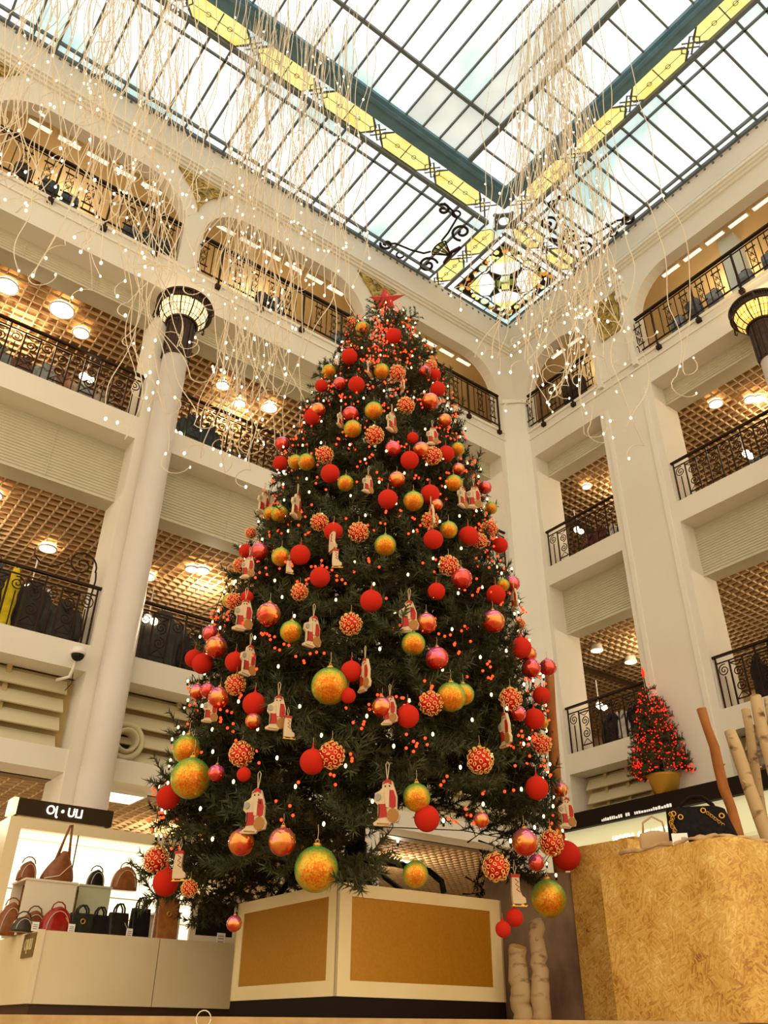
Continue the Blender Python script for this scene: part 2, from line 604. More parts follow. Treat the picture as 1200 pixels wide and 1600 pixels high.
# ------------------------------------------------------------------ skylight
SKYL = bpy.data.objects.new('window_1', None)
COL.objects.link(SKYL)
SKYL.location = (8, 8, ZS)
ORG[SKYL.name] = (8, 8, ZS)
struct(SKYL)
def pane(poly, m_=None, z0=ZS, th=0.02, name='pane', parent=None):
    mb = MB()
    mb.prism(poly, lambda a, b, c: (a, b, c), z0, z0+th)
    return mb.build(name, m_ or M_PANE, parent or SKYL)
def rect(x0, x1, y0, y1):
    return [(x0, y0), (x1, y0), (x1, y1), (x0, y1)]
ST = 0.49
BX, BY = 10.04, 8.63                             # inner edges of the deep beams
def gbar(p, q, w_=0.045, h=0.07, z=ZS-0.03):
    mb_ = MB()
    mb_.bar((p[0], p[1], z), (q[0], q[1], z), w_, h)
    mb_.build('glazing_bar', M_CAME, SKYL)
x = 0.69-6*ST
xs = []
while x < 10.45:
    xs.append(x)
    x += ST
for a, b in zip(xs[:-1], xs[1:]):
    pane(rect(a, b, 9.72, YL))
pane(rect(xs[-1], 10.42, 9.72, YL))
for a in xs:
    gbar((a, 9.72), (a, YL))
ys = []
y = 6.41+6*ST
while y > 0.4:
    ys.append(y)
    y -= ST
for a, b in zip(ys[:-1], ys[1:]):
    pane(rect(10.98, XR, b, a))
for a in ys:
    gbar((10.98, a), (XR, a))
gbar((-3, 11.75), (10.42, 11.75), 0.05, 0.08, ZS-0.05)
gbar((-3, YL-0.03), (10.42, YL-0.03), 0.07, 0.1, ZS-0.04)
gbar((-3, 10.02), (10.42, 10.02), 0.04, 0.07)
gbar((-3, 9.68), (10.42, 9.68), 0.09, 0.12, ZS-0.05)
gbar((13.14, 0), (13.14, 9.36), 0.05, 0.08, ZS-0.05)
gbar((XR-0.03, 0), (XR-0.03, 9.36), 0.07, 0.1, ZS-0.04)
gbar((11.32, 0), (11.32, 9.36), 0.04, 0.07)
gbar((10.96, 0), (10.96, 9.40), 0.09, 0.12, ZS-0.05)
# inner field
x = 4.50-15*ST
xi = []
while x < 8.7:
    xi.append(x)
    x += ST
xi.append(8.86)
for a, b in zip(xi[:-1], xi[1:]):
    for c, d in ((0.5, 4.0), (4.0, 7.56), (7.56, BY)):
        g = (a > 7.8 and c >= 4) or (6.9 < a < 7.5 and c > 7)
        pane(rect(a, b, c, d), M_PANG if g else M_PANE)
for a in xi[:-1]:
    gbar((a, 0.5), (a, BY), 0.035)
gbar((-3, 7.56), (8.86, 7.56), 0.07, 0.1)
gbar((8.86, 0.3), (8.86, BY), 0.10, 0.12)
y = BY-ST*0.9
yi = [BY]
while y > 0.3:
    yi.append(y)
    y -= ST*1.25
for a, b in zip(yi[:-1], yi[1:]):
    pane(rect(8.86, BX, b, a))
    gbar((8.86, b), (BX, b), 0.035)
# deep beams with stepped edge lines
mb = MB()
mb.box(-3, 10.44, BY, 9.10, ZS-0.10, ZS+0.1)
mb.box(-3, 10.2, 8.72, 8.80, ZS-0.16, ZS-0.1)
mb.build('deep_beam', M_BEAM, SKYL)
mb = MB()
mb.box(BX, 10.44, 0.3, BY, ZS-0.10, ZS+0.1)
mb.box(10.12, 10.2, 0.3, 8.72, ZS-0.16, ZS-0.1)
mb.build('deep_beam', M_BEAM, SKYL)
# yellow stained band along the beams and round the corner light
cames = MB()
def came(pts, r=0.020):
    cames.tube([(a, b, ZS-0.012) for a, b in pts], r, 4)
def band(o, du, dv, length, off, n):
    """o origin, du along, dv across (unit vectors in plan); band 0.54 wide"""
    o, du, dv = np.array(o), np.array(du), np.array(dv)
    P = lambda s, t: tuple(o+du*s+dv*t)
    def q(pts):
        p_ = [P(*k) for k in pts]
        ar = sum(p_[i][0]*p_[(i+1) % len(p_)][1]-p_[(i+1) % len(p_)][0]*p_[i][1] for i in range(len(p_)))
        return p_ if ar > 0 else p_[::-1]
    W2 = 0.54
    s = off
    for k in range(n):
        L_ = length
        if s+L_ > 0:
            a, b, m1 = s, s+L_, W2/2
            hx = [(a+0.30, 0.03), (b-0.30, 0.03), (b-0.10, 0.20), (b-0.10, W2-0.20), (b-0.30, W2-0.03), (a+0.30, W2-0.03), (a+0.10, W2-0.20), (a+0.10, 0.20)]
            for half in (0, 1):
                mid = (a+b)/2
                if half == 0:
                    pp = [(a+0.10, 0.20), (a+0.30, 0.03), (mid, 0.03), (mid, W2-0.03), (a+0.30, W2-0.03), (a+0.10, W2-0.20)]
                else:
                    pp = [(mid, 0.03), (b-0.30, 0.03), (b-0.10, 0.20), (b-0.10, W2-0.20), (b-0.30, W2-0.03), (mid, W2-0.03)]
                pane(q(pp), M_PANY, ZS-0.002, 0.01, 'stained_pane')
            pane(q([(a, 0.0), (b, 0.0), (b, W2), (a, W2)]), M_PANE, ZS+0.01, 0.01)
            pane(q([(b-0.10, m1), (b, m1-0.10), (b+0.10, m1), (b, m1+0.10)]), M_PANY, ZS-0.002, 0.01, 'stained_pane')
            came([P(*k_) for k_ in hx+[hx[0]]], 0.014)
            came([P(a+(b-a)/2, 0.06), P(a+(b-a)/2, W2-0.06)], 0.014)
            came([P(b-0.30, 0.04), P(b+0.10, W2-0.10), P(b+0.22, m1), P(b+0.10, 0.10), P(b-0.30, W2-0.04)], 0.020)
            came([P(b+0.30, 0.04), P(b-0.10, W2-0.10), P(b-0.22, m1), P(b-0.10, 0.10), P(b+0.30, W2-0.04)], 0.020)
            came([P(a+0.2, m1), P(b-0.2, m1)], 0.008)
            for t_ in (0.35, 0.65):
                ss = a+L_*t_
                came([P(ss+0.05*math.cos(w_), m1+0.05*math.sin(w_)) for w_ in [i*math.pi/4 for i in range(9)]], 0.008)
        s += L_
band((-3.0, 9.11), (1, 0), (0, 1), 1.62, 0.0, 8)
band((10.45, 0.6), (0, 1), (1, 0), 1.62, 0.0, 5)
band((10.43, 9.70), (0, 1), (1, 0), 1.16, 0.0, 2)
band((11.0, 9.11), (1, 0), (0, 1), 1.18, 0.0, 2)
# crossing of the bands
pane(rect(9.96, 11.0, 9.11, 9.70), M_PANE, ZS+0.012, 0.01)
pane(rect(10.45, 11.0, 8.7, 9.11), M_PANE, ZS+0.012, 0.01)
nb = MB()
nb.torus((10.72, 9.40, ZS-0.03), 0.16, 0.03, (0, 0, 1), 20, 6)
nb.torus((10.72, 9.40, ZS-0.03), 0.30, 0.035, (0, 0, 1), 4, 6)
for a in range(4):
    t = a*math.pi/2
    nb.bar((10.72+0.16*math.cos(t), 9.40+0.16*math.sin(t), ZS-0.03), (10.72+0.34*math.cos(t), 9.40+0.34*math.sin(t), ZS-0.03), 0.09, 0.06)
nb.build('crossing_rosette', M_CAME, SKYL)
# corner light: bordered square with a four-petalled flower
qx0, qx1, qy0, qy1 = 11.02, XR, 9.70, YL
cs = [M_PANY, mat('amber_glass', (226, 140, 40), 0.3, emit=0.75, sample=True), mat('green_glass', (120, 140, 60), 0.3, emit=0.55, sample=True), mat('brown_red_glass', (120, 66, 36), 0.3, emit=0.4, sample=True),
      mat('pale_sea_glass', (206, 228, 190), 0.3, emit=0.9, sample=True)]
bw, n = 0.17, 5
for i in range(n):
    for j in range(4):
        t0, t1 = i/n, (i+1)/n
        if j == 0:
            r_ = rect(qx0+(qx1-qx0)*t0+.02, qx0+(qx1-qx0)*t1-.02, qy0+.05, qy0+bw)
        elif j == 1:
            r_ = rect(qx0+(qx1-qx0)*t0+.02, qx0+(qx1-qx0)*t1-.02, qy1-bw, qy1-.05)
        elif j == 2:
            r_ = rect(qx0+.05, qx0+bw, qy0+bw+(qy1-qy0-2*bw)*t0+.02, qy0+bw+(qy1-qy0-2*bw)*t1-.02)
        else:
            r_ = rect(qx1-bw, qx1-.05, qy0+bw+(qy1-qy0-2*bw)*t0+.02, qy0+bw+(qy1-qy0-2*bw)*t1-.02)
        pane(r_, M_PANE)
pane(rect(qx0, qx1, qy0, qy1), mat('dark_lead_ground', (52, 44, 34), 0.6), ZS+0.03, 0.01, 'lead_ground')
cx, cy = (qx0+qx1)/2, (qy0+qy1)/2
H_ = (qx1-qx0)/2-bw-0.03
rnd = random.Random(5)
# jewels in the four corners of the square
for sx in (-1, 1):
    for sy in (-1, 1):
        for k in range(26):
            a_, b_ = rnd.random(), rnd.random()
            if a_+b_ > 1:
                a_, b_ = 1-a_, 1-b_
            px_, py_ = cx+sx*(H_-0.05-a_*0.80), cy+sy*(H_-0.05-b_*0.80)
            rr = 0.045+0.035*rnd.random()
            nn = rnd.choice((5, 6, 8))
            pane([(px_+rr*math.cos(2*math.pi*i/nn), py_+rr*math.sin(2*math.pi*i/nn)) for i in range(nn)], cs[rnd.choice((0, 1, 1, 2, 3, 4))], ZS+0.0005*k, 0.01, 'jewel_pane')
# petals on the square's half axes (towards the corner diagonals in the photograph)
for k in range(4):
    t = math.pi/4+k*math.pi/2
    ca, sa = math.cos(t), math.sin(t)
    R_ = lambda a, b: (cx+a*ca-b*sa, cy+a*sa+b*ca)
    pet = [(0.28, -0.10), (0.44, -0.40), (0.66, -0.40), (1.02, 0.0), (0.66, 0.40), (0.44, 0.40), (0.28, 0.10)]
    pane([R_(*p_) for p_ in [(0.28, -0.10), (0.44, -0.40), (0.66, -0.40), (0.72, -0.33), (0.72, 0.33), (0.66, 0.40), (0.44, 0.40), (0.28, 0.10)]], M_PANE, ZS-0.004, 0.01, 'petal_pane')
    pane([R_(*p_) for p_ in [(0.72, -0.33), (1.02, 0.0), (0.72, 0.33)]], M_PANY, ZS-0.004, 0.01, 'petal_pane')
    came([R_(*p_) for p_ in pet+[pet[0]]], 0.016)
    came([R_(0.30, 0), R_(1.02, 0)], 0.008)
    # white crescents between the petals
    t2 = k*math.pi/2
    c2, s2 = math.cos(t2), math.sin(t2)
    Q_ = lambda a, b: (cx+a*c2-b*s2, cy+a*s2+b*c2)
    pane([Q_(*p_) for p_ in [(0.66, -0.12), (0.78, -0.36), (0.86, -0.34), (0.80, 0.0), (0.86, 0.34), (0.78, 0.36), (0.66, 0.12)]], M_PANE, ZS-0.006, 0.01, 'crescent_pane')
    pane([Q_(0.84+0.12*math.cos(a_), 0.12*math.sin(a_)) for a_ in [i*math.pi/6 for i in range(12)]], cs[4], ZS-0.006, 0.01, 'roundel_pane')
    came([Q_(0.84+0.13*math.cos(a_), 0.13*math.sin(a_)) for a_ in [i*math.pi/6 for i in range(13)]], 0.016)
    came([Q_(0.78, -0.45), Q_(0.74, 0), Q_(0.78, 0.45)], 0.022)
    pane([R_(*p_) for p_ in [(0.04, -0.11), (0.24, -0.11), (0.24, 0.11), (0.04, 0.11)]], cs[(0, 2, 4, 2)[k]], ZS-0.004, 0.01, 'jewel_pane')
came([(cx+0.29*math.cos(a_), cy+0.29*math.sin(a_)) for a_ in [i*math.pi/12 for i in range(25)]], 0.018)
for p_, q_ in (((qx0, qy0), (qx1, qy0)), ((qx1, qy0), (qx1, qy1)), ((qx1, qy1), (qx0, qy1)), ((qx0, qy1), (qx0, qy0))):
    came([p_, q_], 0.035)
for o_ in (bw+0.01,):
    came([(qx0+o_, qy0+o_), (qx1-o_, qy0+o_), (qx1-o_, qy1-o_), (qx0+o_, qy1-o_), (qx0+o_, qy0+o_)], 0.022)
for p_, q_ in (((10.43, 9.70), (10.43, YL)), ((11.0, 9.70), (11.0, YL)), ((11.0, 9.11), (XR, 9.11)), ((11.0, 9.68), (XR, 9.68))):
    came([p_, q_], 0.035)
# iron scrollwork framing the last panes beside the corner
def scrollwork(T):
    sw = MB(lambda a, b, c: (*T(a, b), c))
    zz = ZS-0.06
    ln = lambda pts, r=0.028: sw.tube([(a, b, zz) for a, b in pts], r, 5)
    sp2 = lambda c, r, tn, a0, hand=1: sw.tube([(p_[0], p_[2], zz) for p_ in spiral(c, r, tn, a0, 24, 0.15, hand)], 0.036, 5)
    # a: distance from the corner band, b: distance from the wall
    ln([(1.25, 2.14), (0.95, 2.1), (0.70, 1.98), (0.58, 1.5), (0.55, 1.22)])
    ln([(0.55, 0.78), (0.66, 0.62), (1.0, 0.50), (1.45, 0.42), (1.7, 0.2)])
    sp2((0.32, 1.74), 0.27, 1.4, -2.2)
    sp2((0.32, 0.38), 0.27, 1.4, 2.2, -1)
    sp2((1.15, 1.98), 0.17, 1.2, 0.4)
    sp2((1.62, 0.26), 0.17, 1.2, -0.4, -1)
    for c in ((0.80, 2.08), (1.12, 0.2)):
        sw.torus((c[0], c[1], zz), 0.10, 0.025, (0, 0, 1), 14, 5)
    ln([(0.02, 1.35), (0.10, 1.1), (0.02, 0.7)], 0.05)
    fan = [(0.05, 1.0)]+[(0.10+0.46*math.cos(a_), 1.0+0.46*math.sin(a_)) for a_ in [(-0.62+i*0.155) for i in range(9)]]
    ln(fan+[fan[0]], 0.022)
    for i in (2, 4, 6, 8):
        ln([fan[0], fan[i]], 0.015)
    sw.build('scrollwork', M_IRON, SKYL)
    for i in range(1, 9):
        a_, b_ = fan[i], fan[i+1]
        md = lambda p_, t: (fan[0][0]+(p_[0]-fan[0][0])*t, fan[0][1]+(p_[1]-fan[0][1])*t)
        for k, (t0, t1) in enumerate(((0.15, 0.55), (0.6, 0.97))):
            pl = [T(*md(a_, t0)), T(*md(a_, t1)), T(*md(b_, t1)), T(*md(b_, t0))]
            ar = sum(pl[j][0]*pl[(j+1) % 4][1]-pl[(j+1) % 4][0]*pl[j][1] for j in range(4))
            pane(pl if ar > 0 else pl[::-1], cs[(2, 4, 1, 2)[(i+k) % 4]], ZS-0.012, 0.008, 'fan_pane')
scrollwork(lambda a, b: (10.40-a, YL-b))
scrollwork(lambda a, b: (XR-b, 9.08-a))
struct(cames.build('lead_cames', M_CAME, SKYL), 'stuff')
# unseen slab added over the panes to block world light from above
mb = MB()
mb.box(-7, 14.5, -1, 13, ZS+0.5, ZS+0.6)
struct(mb.build('ceiling', mat('light_block_slab', (120, 125, 125), 0.9)))
# ------------------------------------------------------------------ railings
def shared(mb, name, m_, smooth=False):
    return mb.mesh(name, m_, smooth)
# pieces of the top-storey railing (local x along, z up)
pc = MB()
for s in (-1, 1):
    pc.box(s*0.07-0.008, s*0.07+0.008, -0.008, 0.008, 0.0, 0.90)
for z in (0.20, 0.74):
    pc.box(-0.115, 0.115, -0.011, 0.011, z-0.011, z+0.011)
for z, h in ((0.37, 1), (0.57, -1)):
    pc.tube(spiral((0.0, z), 0.062, 1.4, 0.3, 16, 0.15, h), 0.007, 4)
pc.tube([(-0.06, 0, 0.22), (0.06, 0, 0.46), (-0.06, 0, 0.72)], 0.007, 4)
pc.tube([(0.06, 0, 0.22), (-0.06, 0, 0.46), (0.06, 0, 0.72)], 0.007, 4)
ME_PANEL4 = shared(pc, 'scroll_panel', M_IRON)
ME_BAL4 = shared(MB().box(-0.009, 0.009, -0.009, 0.009, 0.0, 0.90), 'baluster', M_IRON)
po = MB().box(-0.02, 0.02, -0.02, 0.02, -0.20, 0.98)
po.box(-0.055, 0.055, -0.03, 0.06, -0.24, -0.14)
ME_POST4 = shared(po, 'post', M_IRON)
# pieces of the middle-storey railings
sc_ = MB()
sc_.tube(spiral((0.0, 0.71), 0.115, 1.9, 1.2, 28, 0.10, 1), 0.010, 5)
sc_.box(-0.009, 0.009, -0.009, 0.009, 0.0, 0.59)
ME_SCR = shared(sc_, 'scroll_baluster', M_IRON)
db = MB()
for z, h in ((0.62, 1), (0.36, -1)):
    db.tube(spiral((0.0, z), 0.105, 1.8, -1.57*h, 26, 0.10, h), 0.011, 5)
for s in (-1, 1):
    db.tube([(s*0.11, 0, 0.80), (s*0.02, 0, 0.745), (0, 0, 0.735)], 0.009, 4)
    db.tube([(s*0.11, 0, 0.14), (s*0.02, 0, 0.23), (0, 0, 0.245)], 0.009, 4)
db.box(-0.12, 0.12, -0.010, 0.010, 0.80, 0.82)
db.box(-0.12, 0.12, -0.010, 0.010, 0.12, 0.14)
ME_DBL = shared(db, 'double_scroll_panel', M_IRON)
ME_BALB = shared(MB().box(-0.010, 0.010, -0.010, 0.010, 0.0, 0.86), 'baluster', M_IRON)

def railing(sd, u0_, u1_, z, typ, label):
    r = thing('railing', label, 'railing', XF[sd](u0_, -0.05 if typ == 4 else 0.10, z), R90 if sd == 'R' else 1e-9)
    L_ = u1_-u0_
    if typ == 4:
        MB().box(0, L_, -0.035, 0.035, 0.98, 1.03).build('handrail', M_IRON, r, local=True)
        MB().box(0, L_, -0.012, 0.012, 0.89, 0.91).build('top_rail', M_IRON, r, local=True)
        MB().box(0, L_, -0.014, 0.014, 0.0, 0.03).build('bottom_rail', M_IRON, r, local=True)
        n = max(4, round(L_/0.21))
        for i in range(n+1):
            x = 0.03+(L_-0.06)*i/n
            if i % 5 == 2:
                link('post', ME_POST4, r, (x, 0, 0))
            elif i % 2 == 0:
                link('scroll_panel', ME_PANEL4, r, (x, 0, 0))
            else:
                link('baluster', ME_BAL4, r, (x, 0, 0))
    else:
        MB().box(-0.05, L_+0.05, -0.03, 0.03, 0.97, 1.01).build('handrail', M_IRON, r, local=True)
        MB().box(0, L_, -0.011, 0.011, 0.85, 0.87).build('top_rail', M_IRON, r, local=True)
        n = max(4, round(L_/0.27))
        for i in range(n+1):
            x = L_*i/n
            link('baluster', ME_BALB, r, (x, 0, 0), (0, 0, 0), (1.3, 1.3, 1.17 if i % 3 == 0 else 1.0))
            if i < n:
                if i % 2 == 1:
                    link('double_scroll_panel', ME_DBL, r, (x+L_/n/2, 0, 0))
                else:
                    link('scroll_baluster', ME_SCR, r, (x+L_/n/2, 0, 0), (0, 0, 0), (-1 if i % 4 else 1, 1, 1))
    return r
for (a, b), lab in zip(ARC['L'][1:], ('behind the hanging lights', 'between the column lamp and the tree top', 'right of the tree top by the corner')):
    railing('L', a+0.03, b-0.05, Z4T+0.04, 4, 'dark iron railing under the left-wall arch '+lab)
railing('R', ARC['R'][0][0]+0.03, 2.6, Z4T+0.04, 4, 'dark iron railing under the narrow arch beside the corner, right wall')
railing('R', ARC['R'][1][0]-0.02, 9.0, Z4T+0.04, 4, 'dark iron railing with feet under the wide right arch above the lamp')
for z, fl_ in ((Z3T, 'third'), (Z2T, 'second')):
    for (a, b), lab in zip(LOW['L'][1:], ('left of the round column', 'just right of the round column', 'behind the tree beside the corner')):
        railing('L', a+0.05, b-0.05, z, 3, 'curled iron railing on the %s floor, left wall, %s' % (fl_, lab))
    for (a, b), lab in zip(LOW['R'][:3], ('narrow bay next to the corner', 'right of the broad plain pier', 'beyond the right column')):
        railing('R', a+0.05, b-0.05, z, 3, 'curled iron railing on the %s floor, right wall, %s' % (fl_, lab))
# big curl standing on the end of the second-floor handrail
cr = thing('rail_finial', 'large iron curl standing on the second-floor handrail beside the round column', 'finial', LW(3.0, 0.10, Z2T+1.01), 1e-9)
mb = MB()
mb.tube(spiral((0.12, 0.30), 0.24, 1.7, -0.3, 32, 0.12, 1), 0.014, 6)
mb.tube([(-0.62, 0, 0.34), (-0.60, 0, 0.22), (-0.48, 0, 0.12), (-0.3, 0, 0.12), (-0.12, 0, 0.26), (-0.1, 0, 0.34)], 0.012, 6)
mb.tube([(0.36, 0, 0.24), (0.38, 0, 0.1), (0.36, 0, -0.2), (0.36, 0, -1.0)], 0.014, 6)
mb.build('curl', M_IRON, cr, True, local=True)
MB().bar((0.12, 0, 0.0), (0.12, 0, 0.08), 0.03).build('stub', M_IRON, cr, local=True)

# ------------------------------------------------------------------ columns and their glass lamps
M_CAPI = mat('bronze_capital', (78, 58, 42), 0.45, 0.5, noise=(12.0, (50, 38, 30), 0.3, 0.7))
def column(sd, uc, vc, lab, amber):
    xf = lambda a, b, c: XF[sd](uc+a, vc+b, c)
    mb = MB(xf)
    mb.lathe([(0.26, 0), (0.26, 0.2), (0.235, 0.25), (0.235, 10.70 if sd == 'L' else 11.05)], n=28)
    c_ = mb.build('column', M_COLM, WALL[sd], True)
    zl = 10.66 if sd == 'L' else 11.0
    p_ = XF[sd](uc, vc, zl)
    r = thing('column_lamp', lab, 'lamp', p_, 0)
    mb = MB()
    mb.lathe([(0.24, 0.0), (0.25, 0.05), (0.25, 0.85), (0.30, 0.95)], p_, 24, cap=False)
    for k in range(12):
        a = 2*math.pi*k/12
        mb.bar((p_[0]+0.255*math.cos(a), p_[1]+0.255*math.sin(a), p_[2]+0.04), (p_[0]+0.255*math.cos(a), p_[1]+0.255*math.sin(a), p_[2]+0.86), 0.035)
    mb.build('capital', M_CAPI, r)
    n = 12
    gl = mat('amber_lamp_glass', (250, 210, 110), 0.3, emit=1.7, ecol=(255, 196, 84), noise=(9.0, (236, 150, 50), 0.45, 0.7)) if amber else mat('cream_lamp_glass', (250, 234, 190), 0.3, emit=1.1, ecol=(255, 240, 190), noise=(9.0, (236, 214, 150), 0.45, 0.7))
    prof = [(0.27, 0.90), (0.36, 0.98), (0.44, 1.10), (0.47, 1.24)]
    for k in range(n):
        a0, a1 = 2*math.pi*k/n+0.03, 2*math.pi*(k+1)/n-0.03
        mb = MB()
        vs, fs = [], []
        for q, z in prof:
            for j in range(4):
                a = a0+(a1-a0)*j/3
                vs.append((p_[0]+q*math.cos(a), p_[1]+q*math.sin(a), p_[2]+z))
        for i in range(len(prof)-1):
            for j in range(3):
                s = i*4+j
                fs.append((s, s+1, s+5, s+4))
        mb.add(vs, fs)
        mb.build('glass_panel', gl, r)
    mb = MB()
    for k in range(n):
        a = 2*math.pi*k/n
        mb.tube([(p_[0]+(q+.008)*math.cos(a), p_[1]+(q+.008)*math.sin(a), p_[2]+z) for q, z in prof], 0.014, 5)
        for t in (0.33, 0.66):                    # thin lead lines
            a2 = a+2*math.pi/n*t
            mb.tube([(p_[0]+(q+.004)*math.cos(a2), p_[1]+(q+.004)*math.sin(a2), p_[2]+z) for q, z in prof], 0.005, 4)
    for q, z in prof[1:3]:
        mb.torus((p_[0], p_[1], p_[2]+z), q+0.006, 0.006, n=36, k=4)
    mb.torus((p_[0], p_[1], p_[2]+0.91), 0.29, 0.03, n=36, k=6)
    mb.build('lead_ribs', M_CAPI, r, True)
    mb = MB()
    for z in (1.24, 1.40):
        mb.torus((p_[0], p_[1], p_[2]+z), 0.525, 0.03, n=40, k=6)
    for k in range(72):
        a = 2*math.pi*k/72
        mb.bar((p_[0]+0.525*math.cos(a), p_[1]+0.525*math.sin(a), p_[2]+1.24), (p_[0]+0.525*math.cos(a), p_[1]+0.525*math.sin(a), p_[2]+1.40), 0.018)
    mb.lathe([(0.47, 1.25), (0.51, 1.25), (0.51, 1.40), (0.47, 1.42)], p_, 40, cap=False)
    mb.build('rim', M_CAPI, r, True)
    for k in range(6):
        a = 2*math.pi*k/6+0.4
        mb = MB()
        mb.tube([(p_[0]+q*math.cos(a), p_[1]+q*math.sin(a), p_[2]+z) for q, z in ((0.54, 1.38), (0.585, 1.30), (0.60, 1.18), (0.57, 1.13), (0.55, 1.17))], 0.016, 5)
        mb.build('curl', M_CAPI, r, True)
    lamp('bowl_lamp', (p_[0], p_[1], p_[2]+1.62), 14 if amber else 10, (1, 0.72, 0.36), 0.1)
column('L', 3.88, -0.18, 'round lamp with cream leaded glass panels atop the round column, left wall', False)
column('R', 6.88, -0.18, 'amber leaded-glass lamp atop the column at the right edge', True)

# ------------------------------------------------------------------ gallery ceiling lights
def downlight(x, y, z, r_, lab, pend=False):
    t = thing('pendant_lamp' if pend else 'downlight', lab, 'ceiling light', (x, y, z), 0, 'pendant lamps' if pend else 'gallery downlights')
    if pend:
        MB().lathe([(0.03, 0.02), (0.05, 0.0), (0.05, -0.06), (0.10, -0.12), (r_+0.02, -0.30), (r_+0.02, -0.33)], (x, y, z), 20, False).build('shade', M_WHITEM, t, True)
        MB().lathe([(0.0005, -0.31), (r_, -0.31), (r_, -0.325), (0.0005, -0.33)], (x, y, z), 20, False).build('lens', mat('pendant_lens', (255, 240, 190), 0.4, emit=3.0, ecol=(255, 236, 180)), t)
    else:
        MB().torus((x, y, z-0.01), r_+0.015, 0.02, n=20, k=6).build('ring', M_WHITEM, t, True)
        MB().lathe([(0.0005, -0.03), (r_*0.6, -0.028), (r_, -0.01), (r_, 0.05)], (x, y, z), 20, False).build('lens', M_LAMPE, t, True)
pts = [(0.90, 13.34, 11.98, .20, 'at the left picture edge'), (1.95, 13.31, 11.98, .22, 'second from the left edge'), (2.48, 13.71, 11.98, .15, 'third from the left edge'),
       (5.53, 13.40, 11.98, .13, 'first right of the column'), (6.12, 13.72, 11.98, .13, 'second right of the column'), (6.75, 13.43, 11.98, .16, 'third right of the column'),
       (1.75, 13.5, 7.64, .16, 'on the floor below, at the left edge'), (3.12, 14.79, 7.64, .15, 'on the floor below, left of the round column'), (5.08, 14.71, 7.64, .15, 'on the floor below, right against the round column'),
       (5.65, 13.86, 7.64, .12, 'on the floor below, twin lamp nearer the tree'), (5.83, 13.78, 7.64, .12, 'floor below, twin lamp closest to the tree')]
for x, y, z, q, lab in pts:
    downlight(x, y, z, q, 'round downlight in the left grid ceiling, '+lab)
pts = [(14.63, 7.18, 11.98, .14, 'nearest the broad pier'), (15.10, 6.62, 11.98, .12, 'left half of the twin above the railing'), (15.22, 6.50, 11.98, .12, 'right half of the twin above the railing'), (14.9, 11.2, 11.98, .10, 'in the narrow bay')]
for x, y, z, q, lab in pts:
    downlight(x, y, z, q, 'round downlight in the upper right ceiling, '+lab)
downlight(14.93, 11.60, 7.90, .13, 'small glowing pendant lamp in the right narrow bay, left one', True)
downlight(16.12, 11.57, 7.90, .13, 'small glowing pendant lamp in the right narrow bay, right one', True)
# spot heads low in the galleries
SPOT = [('L', 2.55, 0.55, 10.0, 'on the third floor, left of the round column'), ('L', 2.62, 0.9, 5.85, 'on the second floor above the dark coats'), ('L', 4.62, 0.9, 5.9, 'on the second floor right of the round column'),
        ('L', 4.35, 0.5, 9.55, 'low behind the third-floor railing by the round column'), ('L', 6.65, 0.4, 9.6, 'low behind the third-floor railing close to the tree'),
        ('R', 1.05, 0.6, 10.2, 'high in the narrow right bay beside the pier'), ('R', 2.35, 1.2, 9.95, 'on the third floor of the narrow right bay'), ('R', 5.35, 0.9, 10.1, 'behind the third-floor railing right of the pier'),
        ('R', 0.95, 0.7, 5.9, 'left end of the second-floor rail in the narrow bay'), ('R', 2.55, 0.5, 6.1, 'above the small red-lit tree on the second floor')]
for sd, u, v, z, lab in SPOT:
    p_ = XF[sd](u, v, z)
    t = thing('spotlight', 'glaring double spotlight head '+lab, 'spotlight', p_, 0, 'gallery spotlights')
    mb = MB()
    mb.lathe([(0.05, 0.10), (0.05, 0.0), (0.03, -0.02)], p_, 12)
    mb.bar((p_[0], p_[1], p_[2]+0.1), (p_[0], p_[1], p_[2]+0.6), 0.02)
    mb.build('housing', M_WHITEM, t, True)
    MB().sphere((p_[0]-0.05, p_[1]-0.05, p_[2]), 0.075, 12, 8).build('bulb', M_LAMPE, t, True)
    MB().sphere((p_[0]+0.08, p_[1]-0.07, p_[2]-0.02), 0.065, 12, 8).build('bulb', M_LAMPE, t, True)

